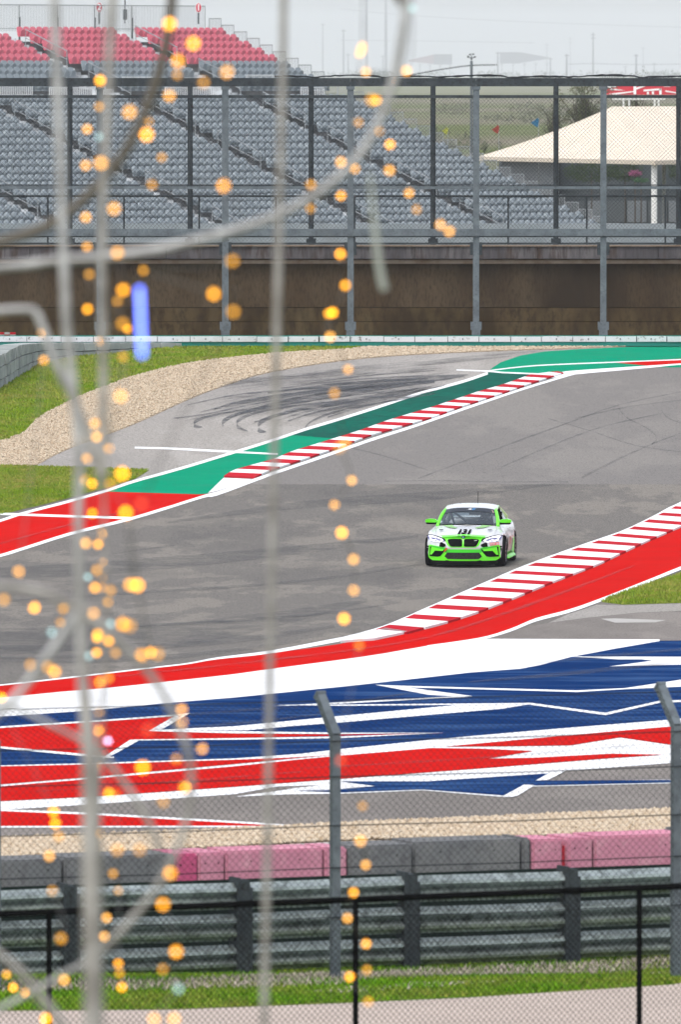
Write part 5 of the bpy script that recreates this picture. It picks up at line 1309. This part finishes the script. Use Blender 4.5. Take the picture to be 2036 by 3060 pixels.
for s in (1, -1):
    f = (lambda p: p) if s > 0 else mir
    fpoly('side_frame', f([(.36,.44),(.50,.462),(.79,.505),(.815,.49),(.83,.23),(.80,.19),(.70,.135),(.50,.13),(.38,.165),(.48,.25),(.47,.34)]), 'car_green', .010)
    fpoly('side_vent', f([(.40,.425),(.50,.435),(.765,.475),(.79,.46),(.80,.24),(.60,.235),(.53,.25),(.46,.33)]), 'car_black', .018)
    fpoly('vent_fin', f([(.44,.418),(.755,.462),(.785,.28),(.745,.28),(.665,.375),(.47,.375)]), 'car_green', .034)
    fpoly('vent_brow', f([(.38,.445),(.50,.462),(.765,.49),(.765,.462),(.44,.410)]), 'car_green_deep', .040)
    fpoly('tow_cover', f([(.40,.49),(.415,.53),(.52,.575),(.545,.55),(.56,.47),(.46,.455)]), 'car_black', .014)
    hl = fpoly('headlight', f([(.435,.60),(.47,.645),(.62,.695),(.76,.722),(.845,.712),(.865,.69),(.835,.635),(.76,.585),(.70,.572),(.52,.572)]), 'lamp_body', .016)
    fpoly('lamp_outline', f([(.44,.655),(.60,.705),(.76,.735),(.86,.722),(.90,.694),(.865,.70),(.845,.712),(.76,.722),(.62,.695),(.47,.645),(.425,.60),(.40,.605)]), 'car_black', .020, .02, hl)
    for cx, cz in ((.555,.618),(.705,.642)):
        ring = [(cx + .075*math.cos(a)*(1 if abs(math.cos(a)) < 2 else 1), cz + .048*math.sin(a)) for a in [math.pi + i*math.pi/8 for i in range(9)]]
        inn = [(cx + .042*math.cos(a), cz + .020*math.sin(a)) for a in [2*math.pi - i*math.pi/8 for i in range(9)]]
        fpoly('lamp_ring', f(ring + inn), 'lamp_on', .024, .01, hl)
    fpoly('lamp_bar', f([(.62,.690),(.76,.718),(.84,.708),(.80,.665),(.785,.60),(.76,.60),(.77,.675),(.64,.668)]), 'lamp_on', .023, .01, hl)
    fpoly('lamp_bar', f([(.46,.612),(.50,.65),(.60,.682),(.63,.668),(.52,.63),(.49,.585),(.74,.585),(.72,.576),(.52,.574)]), 'lamp_on', .0235, .01, hl)
    fpoly('corner_sticker', f([(.815,.48),(.865,.48),(.86,.44),(.85,.46),(.845,.43),(.862,.42),(.855,.38),(.84,.33),(.835,.38),(.825,.41),(.84,.44),(.82,.455)]), 'car_black', .010, .01)
fpoly('red_sticker', [(.60,.555),(.80,.565),(.80,.505),(.61,.495)], 'sticker_red', .012)
for i, (a, b) in enumerate(((.62,.635),(.642,.658),(.666,.672),(.68,.697),(.704,.712),(.735,.75),(.757,.772),(.778,.792))):
    fpoly('sticker_letter', [(a,.515+(i%3)*.006),(b,.515),(b,.548),(a,.545-(i%2)*.01)], 'car_white', .020, .008)
fpoly('tow_strap', [(-.41,.445),(-.375,.455),(-.36,.42),(-.42,.36),(-.45,.345),(-.43,.40)], 'orange', .045)
fpoly('front_splitter', [(-.80,.15),(.80,.15),(.78,.065),(-.78,.065)], 'car_black', .05, .25)
# roundel on the nose
def roundel():
    c = (0, .695); n = 20
    def disc(r, a0=0, a1=2*math.pi): return [(c[0]+r*math.cos(a0+(a1-a0)*i/n), c[1]+r*.8*math.sin(a0+(a1-a0)*i/n)) for i in range(n+1)]
    b = fpoly('badge', disc(.045)[:-1], 'car_black', .020, .02)
    for i in range(4): fpoly('badge_quarter', [c] + disc(.033, i*math.pi/2, (i+1)*math.pi/2), 'car_white' if i % 2 == 0 else 'm_blue', .028, .01, b)
roundel()
# surface pieces lying on the hood
def hpoly(name, pts, mat, off=.006, parent=None):
    vv = [Vector((x, y, 0)) for x, y in pts]; tris = tessellate_polygon([vv]); bm = bmesh.new(); bv = [bm.verts.new(v) for v in vv]
    for t in tris:
        try: bm.faces.new([bv[i] for i in t])
        except ValueError: pass
    for k in range(-12, 13): bmesh.ops.bisect_plane(bm, geom=bm.verts[:]+bm.edges[:]+bm.faces[:], plane_co=(k*.08,0,0), plane_no=(1,0,0), dist=1e-5)
    for k in range(-10, 8): bmesh.ops.bisect_plane(bm, geom=bm.verts[:]+bm.edges[:]+bm.faces[:], plane_co=(0,k*.07,0), plane_no=(0,1,0), dist=1e-5)
    for v in bm.verts: v.co.z = hood_z(v.co.x, v.co.y) + off
    bmesh.ops.recalc_face_normals(bm, faces=bm.faces); bm.normal_update()
    if sum(f.normal.z for f in bm.faces) < 0: bmesh.ops.reverse_faces(bm, faces=bm.faces)
    me = bpy.data.meshes.new(name); bm.to_mesh(me); bm.free(); return link(name, me, M[mat], parent or CAR)
for s in (1, -1):
    f = (lambda p: p) if s > 0 else mir
    hpoly('hood_stripe', f([(.35,.40),(.58,.42),(.50,.30),(.40,.05),(.26,-.08),(.20,0),(.30,.2)]), 'car_green_pale')
    hpoly('hood_pin', f([(.50,-.18),(.53,-.13),(.60,-.10),(.62,-.14),(.59,-.19),(.53,-.21)]), 'car_black', .010)
    hpoly('hood_seam', f([(.66,.44),(.672,.44),(.70,.10),(.70,-.30),(.66,-.46),(.65,-.46),(.69,-.30),(.69,.10)]), 'car_grey', .008)
    hpoly('cowl_corner', f([(.40,.47),(.64,.47),(.66,.40),(.52,.36)]), 'car_grey', .005)
hpoly('hood_lip', [(-.56,-.66),(-.30,-.735),(0,-.75),(.30,-.735),(.56,-.66),(.56,-.70),(.3,-.81),(0,-.85),(-.3,-.81),(-.56,-.70)], 'car_green', .008)
hpoly('cowl_lettering', [(-.20,.335),(.22,.325),(.22,.315),(.10,.305),(.06,.25),(-.04,.25),(-.08,.305),(-.20,.325)], 'car_grey', .008)
me = text_mesh('131', .40, shear=.12, off=.022)
bm = bmesh.new(); bm.from_mesh(me)
for k in range(-10, 11): bmesh.ops.bisect_plane(bm, geom=bm.verts[:]+bm.edges[:]+bm.faces[:], plane_co=(k*.06,0,0), plane_no=(1,0,0), dist=1e-5)
for v in bm.verts:
    x = v.co.x*.56 + .0; y = v.co.y*1.5 - .53; v.co = Vector((x, y, hood_z(x, y)+.010))
bm.to_mesh(me); bm.free(); me.materials.clear(); link('number', me, M['car_black'], CAR)

# greenhouse
A0 = Vector((.70,.46,.915)); A1 = Vector((.585,1.20,1.225)); R0 = Vector((.575,1.9,1.275)); R1 = Vector((.56,2.45,1.235)); C0 = Vector((.64,3.15,.99)); 
def sx(v, s): return Vector((v.x*s, v.y, v.z))
def roof_z(x, y): return float(np.interp(y, [1.15,1.5,1.9,2.3,2.6], [1.285,1.345,1.365,1.345,1.27])) - .055*(abs(x)/.58)**3
def patch(name, fn, nu, nv, mat, th=.0, smooth=True, parent=None):
    mb = MB(); vs = [fn(i/nu, j/nv) for i in range(nu+1) for j in range(nv+1)]
    mb.add(vs, [(i*(nv+1)+j, (i+1)*(nv+1)+j, (i+1)*(nv+1)+j+1, i*(nv+1)+j+1) for i in range(nu) for j in range(nv)])
    return CB(mb, name, mat, smooth, parent)
patch('roof', lambda u, v: Vector(((u*2-1)*(.60 - .01*abs(v-.4)), 1.18 + 1.34*v - .10*(1-(u*2-1)**2)*(1-v) + .08*(1-(u*2-1)**2)*v, roof_z((u*2-1)*.60, 1.18+1.34*v))), 16, 12, 'car_white')
def ws(u, v, off=0.0):   # windscreen surface, u -1..1 across, v 0 bottom..1 top
    x = u*(.675*(1-v) + .56*v); y = .47 + (1.16-.47)*v - (.13*(1-u*u))*(1-.3*v); z = .925 + (1.285-.925)*v - .055*abs(u)**2.8*v - .03*u*u*(1-v) + .02*math.sin(v*3.14)
    return Vector((x, y - off*.5, z + off*.8))
patch('windscreen', lambda u, v: ws(u*2-1, v), 14, 8, 'glass')
def wspoly(name, pts, mat, off):
    vv = [Vector((a, b, 0)) for a, b in pts]; tris = tessellate_polygon([vv]); bm = bmesh.new(); bv = [bm.verts.new(v) for v in vv]
    for t in tris:
        try: bm.faces.new([bv[i] for i in t])
        except ValueError: pass
    for k in range(-9, 10): bmesh.ops.bisect_plane(bm, geom=bm.verts[:]+bm.edges[:]+bm.faces[:], plane_co=(k*.1,0,0), plane_no=(1,0,0), dist=1e-5)
    for v in bm.verts: v.co = ws(v.co.x, v.co.y, off)
    me = bpy.data.meshes.new(name); bm.to_mesh(me); bm.free(); return link(name, me, M[mat], CAR)
wspoly('sun_banner', [(-.99,.70),(-.5,.745),(0,.755),(.5,.745),(.99,.70),(.985,1),(-.985,1)], 'banner_dark', .006)
wspoly('banner_mark', [(-.13,.82),(-.09,.86),(-.06,.85),(-.03,.93),(.0,.91),(.02,.94),(.06,.90),(.09,.94),(.07,.82),(.03,.85),(-.02,.83),(-.05,.86)], 'car_white', .012)
wspoly('banner_stripe', [(.10,.82),(.13,.82),(.17,.94),(.14,.94)], 'm_blue', .012); wspoly('banner_stripe', [(.16,.82),(.18,.82),(.24,.94),(.21,.94)], 'm_blue', .012)
wspoly('banner_corner', [(.86,.92),(.93,.90),(.95,.72),(.90,.78),(.90,.84)], 'sticker_rose', .012)
wspoly('glass_edge', [(-1,-.01),(1,-.01),(1,.05),(.5,.04),(-.5,.04),(-1,.05)], 'car_black', .004)
patch('rear_window', lambda u, v: Vector(((u*2-1)*(.53*(1-v)+.58*v), 2.55+.55*v + .05*(1-(u*2-1)**2), 1.24 - .22*v - .03*(u*2-1)**2)), 8, 4, 'glass')
for s in (1, -1):
    mb = MB(); mb.tube(catmull([sx(A0, s)-Vector((0,.03,.02)), sx(A0,s)*.5+sx(A1,s)*.5+Vector((.012*s,-.01,.015)), sx(A1, s)], 4), [.040]*8+[.036], 8); CB(mb, 'a_pillar', 'car_green', True)
    mb = MB(); mb.tube(catmull([sx(A1, s), sx(R0, s), sx(R1, s), sx(C0, s)], 5), [.036]*11 + [.04,.05,.06,.07,.08], 8); CB(mb, 'roof_rail', 'car_green_pale', True)
    mb = MB(); q = [sx(R1, s)-Vector((0,.15,.02)), sx(R1, s)+Vector((0,.15,0)), sx(C0, s)+Vector((.02*s,.1,-.02)), sx(C0, s)+Vector((.06*s,-.45,-.03))]; mb.prism(q, (-.03*s,0,0)); CB(mb, 'c_pillar', 'car_white')
    mb = MB(); mb.bar((.70*s,1.72,.90),(.585*s,1.80,1.27), .05, .05); CB(mb, 'b_pillar', 'car_black')
    # side glass: quarter window; the front side window is open
    mb = MB(); mb.add([(.715*s,1.76,.94),(.60*s,1.84,1.25),(.585*s,2.32,1.235),(.70*s,2.62,.97)], [(0,1,2,3)]); CB(mb, 'quarter_window', 'glass')
    mb = MB(); mb.prism([(.735*s,.50,.86),(.72*s,.56,.93),(.72*s,2.7,.975),(.735*s,2.7,.90)], (-.05*s,0,0)); CB(mb, 'belt_line', 'car_white')
    # mirror
    mb = MB(); P0 = [(.70,.57,.985),(.76,.55,1.04),(.90,.54,1.055),(.985,.55,1.03),(1.00,.56,.99),(.97,.57,.965),(.78,.58,.96)]
    mb.prism([(a*s, b, c) for a, b, c in P0], (0,.13,-.0)); o = CB(mb, 'mirror_housing', 'car_green')
    mb = MB(); mb.prism([(a*s, b+.01, c) for a, b, c in [(.69,.56,.955),(.78,.56,.962),(.97,.56,.967),(.985,.57,.945),(.95,.58,.925),(.75,.58,.92)]], (0,.10,0)); mb.bar((.66*s,.60,.93),(.80*s,.61,.95), .05,.04); CB(mb, 'mirror_base', 'car_black', False, o)
    # side skirt, door handle, stickers
    mb = MB(); mb.prism([(.885*s,.42,.16),(.955*s,.5,.15),(.965*s,2.25,.15),(.90*s,2.3,.17),(.895*s,2.3,.22),(.895*s,.45,.22)], (0,0,.015)); CB(mb, 'side_skirt', 'car_green')
    mb = MB(); mb.add([(.914*s,.50,.30),(.910*s,2.2,.30),(.918*s,2.2,.48),(.930*s,1.1,.66),(.915*s,.75,.60),(.93*s,.55,.45)], [(0,1,2,3,4,5)]); CB(mb, 'door_graphic', 'sticker_rose')
    mb = MB(); mb.add([(.926*s,1.5,.28),(.922*s,2.26,.20),(.932*s,2.26,.5),(.935*s,1.95,.62),(.935*s,1.75,.45)], [(0,1,2,3,4)]); CB(mb, 'rear_graphic', 'car_green')
    mb = MB(); mb.add([(.9365*s,.9,.47),(.9365*s,1.1,.47),(.938*s,1.15,.60),(.938*s,1.02,.64)], [(0,1,2,3)]); CB(mb, 'door_mark', 'orange')
    mb = MB(); mb.bar((.87*s,1.5,.80),(.87*s,1.7,.805), .03, .03); CB(mb, 'door_handle', 'car_white')
# interior
mb = MB(); mb.box((-.68,.66,.62),(.68,.85,.90)); CB(mb, 'dashboard', 'cab_dark')
mb = MB(); mb.box((-.78,.62,.20),(.78,3.0,.24)); mb.box((-.80,.62,.2),(-.76,3.0,.86)); mb.box((.76,.62,.2),(.80,3.0,.86)); mb.box((-.7,2.5,.24),(.7,2.95,.80)); CB(mb, 'cabin_tub', 'cab_dark')
mb = MB()
for a, b in (((-.62,1.75,.3),(-.53,1.80,1.22)),((.62,1.75,.3),(.53,1.80,1.22)),((-.53,1.80,1.22),(.53,1.80,1.22)),((-.53,1.80,1.22),(.60,1.75,.40)),((-.64,.70,.86),(-.53,1.22,1.19)),((.64,.70,.86),(.53,1.22,1.19)),((-.53,1.22,1.19),(.53,1.22,1.19)),
             ((-.53,1.22,1.19),(-.53,1.8,1.22)),((.53,1.22,1.19),(.53,1.8,1.22)),((-.53,1.8,1.22),(-.5,2.75,.8)),((.53,1.8,1.22),(.5,2.75,.8)),((-.60,.95,.95),(.05,1.7,.75)),((-.60,1.15,.35),(-.60,1.15,1.1))): mb.tube([a, b], .026, 8)
CB(mb, 'roll_cage', 'cage')
mb = MB(); mb.tube([(.605,.72,.93),(.545,1.10,1.13)], .032, 8); CB(mb, 'cage_padding', 'car_white')
mb = MB(); mb.box((-.02,1.02,1.12),(.30,1.05,1.19)); CB(mb, 'interior_mirror', 'cab_dark')
def car_seat(x):
    mb = MB(); mb.box((x-.24,1.25,.30),(x+.24,1.75,.42)); mb.prism([(x-.25,1.66,.42),(x+.25,1.66,.42),(x+.24,1.74,.85),(x+.15,1.76,1.08),(x-.15,1.76,1.08),(x-.24,1.74,.85)], (0,.10,0)); mb.box((x-.27,1.50,.75),(x-.22,1.75,.95)); mb.box((x+.22,1.50,.75),(x+.27,1.75,.95)); return mb
CB(car_seat(.34), 'seat', 'cab_dark')
mb = MB(); ringp = [(.34+.17*math.cos(a), 1.06 - .06*math.sin(a), .90+.16*math.sin(a)) for a in [i*math.pi/8 for i in range(17)]]; mb.tube(ringp, .016, 6); mb.tube([(.34,.86,.83),(.34,1.06,.90)], .02, 6); CB(mb, 'steering_wheel', 'car_black')
# wheels
def wheel(x, y, s):
    R_ = .328; W_ = .265
    prof = [(-.5*W_,.235),(-.5*W_,.30),(-.42*W_,.322),(-.2*W_,R_),(.2*W_,R_),(.42*W_,.322),(.5*W_,.30),(.5*W_,.235)]
    def lathe(pf, n=36, closed=True):
        mb = MB(); m = len(pf); vs = [(a, r*math.cos(2*math.pi*i/n), r*math.sin(2*math.pi*i/n)) for i in range(n) for a, r in pf]
        rng = m if closed else m-1
        mb.add(vs, [(i*m+j, i*m+(j+1)%m, ((i+1)%n)*m+(j+1)%m, ((i+1)%n)*m+j) for i in range(n) for j in range(rng)]); return mb
    wroot = CB(lathe(prof), 'wheel', 'tyre', True); wroot.location = (x, y, R_+.002)
    rm = lathe([(-.5*W_*s,.232),(.46*W_*s,.236),(.50*W_*s,.225),(.44*W_*s,.205),(.1*W_*s,.205),(-.5*W_*s,.20)]); rm.tube([(.2*W_*s,0,0),(.40*W_*s,0,0)], .06, 14)
    for i in range(10):
        a = 2*math.pi*i/10
        for d in (-.07,.07): rm.bar((.36*W_*s, .05*math.cos(a), .05*math.sin(a)), (.42*W_*s, .212*math.cos(a+d), .212*math.sin(a+d)), .022, .03)
    o = CB(rm, 'rim', 'rim', False, wroot)
    bd = MB(); bd.tube([(-.02*s,0,0),(.01*s,0,0)], .17, 24); CB(bd, 'brake_disc', 'car_grey', False, wroot)
for y in (0, 2.69):
    for s in (1, -1): wheel(s*(.925-.1325), y, s)
mb = MB(); mb.tube([(.10,2.05,1.36),(.10,2.12,1.62)], .006, 5); CB(mb, 'aerial', 'car_black')
mb = MB(); mb.box((.60,1.30,1.11),(.72,1.36,1.19)); mb.tube([(.66,1.33,1.15),(.66,1.27,1.15)], .035, 10); mb.bar((.58,1.33,1.22),(.66,1.33,1.18), .02,.02); CB(mb, 'side_camera', 'car_black')
mb = MB(); mb.box((-.75,-.3,.15),(.75,3.4,.19)); CB(mb, 'underfloor', 'car_black')

# driver: one skinned body plus helmet
def driver():
    root = empty('person', (0,0,0), 0, 'driver in a dark suit and pale helmet at the wheel of the race car', 'person')
    W_ = Matrix.Translation(CAR.location) @ Matrix.Rotation(-YAW, 4, 'Z'); root.matrix_world = W_ @ Matrix.Translation((.34,1.5,.42))
    J = {'pel':(0,.02,.08,.15),'belly':(0,.06,.24,.14),'chest':(0,.09,.44,.165),'neck':(0,.07,.56,.06),'head':(0,.04,.68,.09),
         'shL':(-.20,.07,.48,.07),'elL':(-.27,-.15,.34,.05),'wrL':(-.16,-.40,.44,.036),'haL':(-.15,-.44,.48,.035),'shR':(.20,.07,.48,.07),'elR':(.27,-.15,.34,.05),'wrR':(.16,-.40,.44,.036),'haR':(.15,-.44,.48,.035),
         'hipL':(-.10,-.05,.07,.10),'knL':(-.13,-.42,.20,.07),'anL':(-.12,-.75,-.02,.05),'hipR':(.10,-.05,.07,.10),'knR':(.13,-.42,.20,.07),'anR':(.12,-.75,-.02,.05)}
    E = [('pel','belly'),('belly','chest'),('chest','neck'),('neck','head'),('chest','shL'),('shL','elL'),('elL','wrL'),('wrL','haL'),('chest','shR'),('shR','elR'),('elR','wrR'),('wrR','haR'),('pel','hipL'),('hipL','knL'),('knL','anL'),('pel','hipR'),('hipR','knR'),('knR','anR')]
    names = list(J); me = bpy.data.meshes.new('body'); me.from_pydata([J[n][:3] for n in names], [(names.index(a), names.index(b)) for a, b in E], [])
    o = bpy.data.objects.new('suit_body', me); COL.objects.link(o); sk = o.modifiers.new('s', 'SKIN')
    if not me.skin_vertices: me.skin_vertices.new() if hasattr(me.skin_vertices, 'new') else None
    try:
        for i, n in enumerate(names): me.skin_vertices[0].data[i].radius = (J[n][3],)*2
        me.skin_vertices[0].data[0].use_root = True
    except Exception as e: print('skin', e)
    sb = o.modifiers.new('u', 'SUBSURF'); sb.levels = 1; sb.render_levels = 1
    bpy.context.view_layer.update(); new = bpy.data.meshes.new_from_object(o.evaluated_get(bpy.context.evaluated_depsgraph_get())); o.modifiers.clear()
    if len(new.polygons): o.data = new
    o.data.materials.clear(); o.data.materials.append(pmat('race_suit', (.03,.035,.05), .8)); o.parent = root
    mb = MB(); n = 16
    for i in range(9):
        pass
    bm = bmesh.new(); bmesh.ops.create_uvsphere(bm, u_segments=18, v_segments=12, radius=.14)
    for v in bm.verts: v.co = Vector((v.co.x*.92, v.co.y*1.08 - (.02 if v.co.z < 0 else 0), v.co.z*.98 + (.0)))
    hm = bpy.data.meshes.new('helmet'); bm.to_mesh(hm); bm.free(); h = link('helmet', hm, pmat('helmet_pale', (.42,.47,.46), .3), root, True); h.location = (0,.03,.69)
    mb = MB(); vs = []
    for j in range(2):
        for i in range(9):
            a = math.radians(-160 + i*17.5); vs.append((.133*math.cos(a), .158*math.sin(a)-.01, -.035+j*.07))
    mb.add(vs, [(i, i+1, i+10, i+9) for i in range(8)]); v_ = mb.build('visor', M['car_black'], h)
driver()
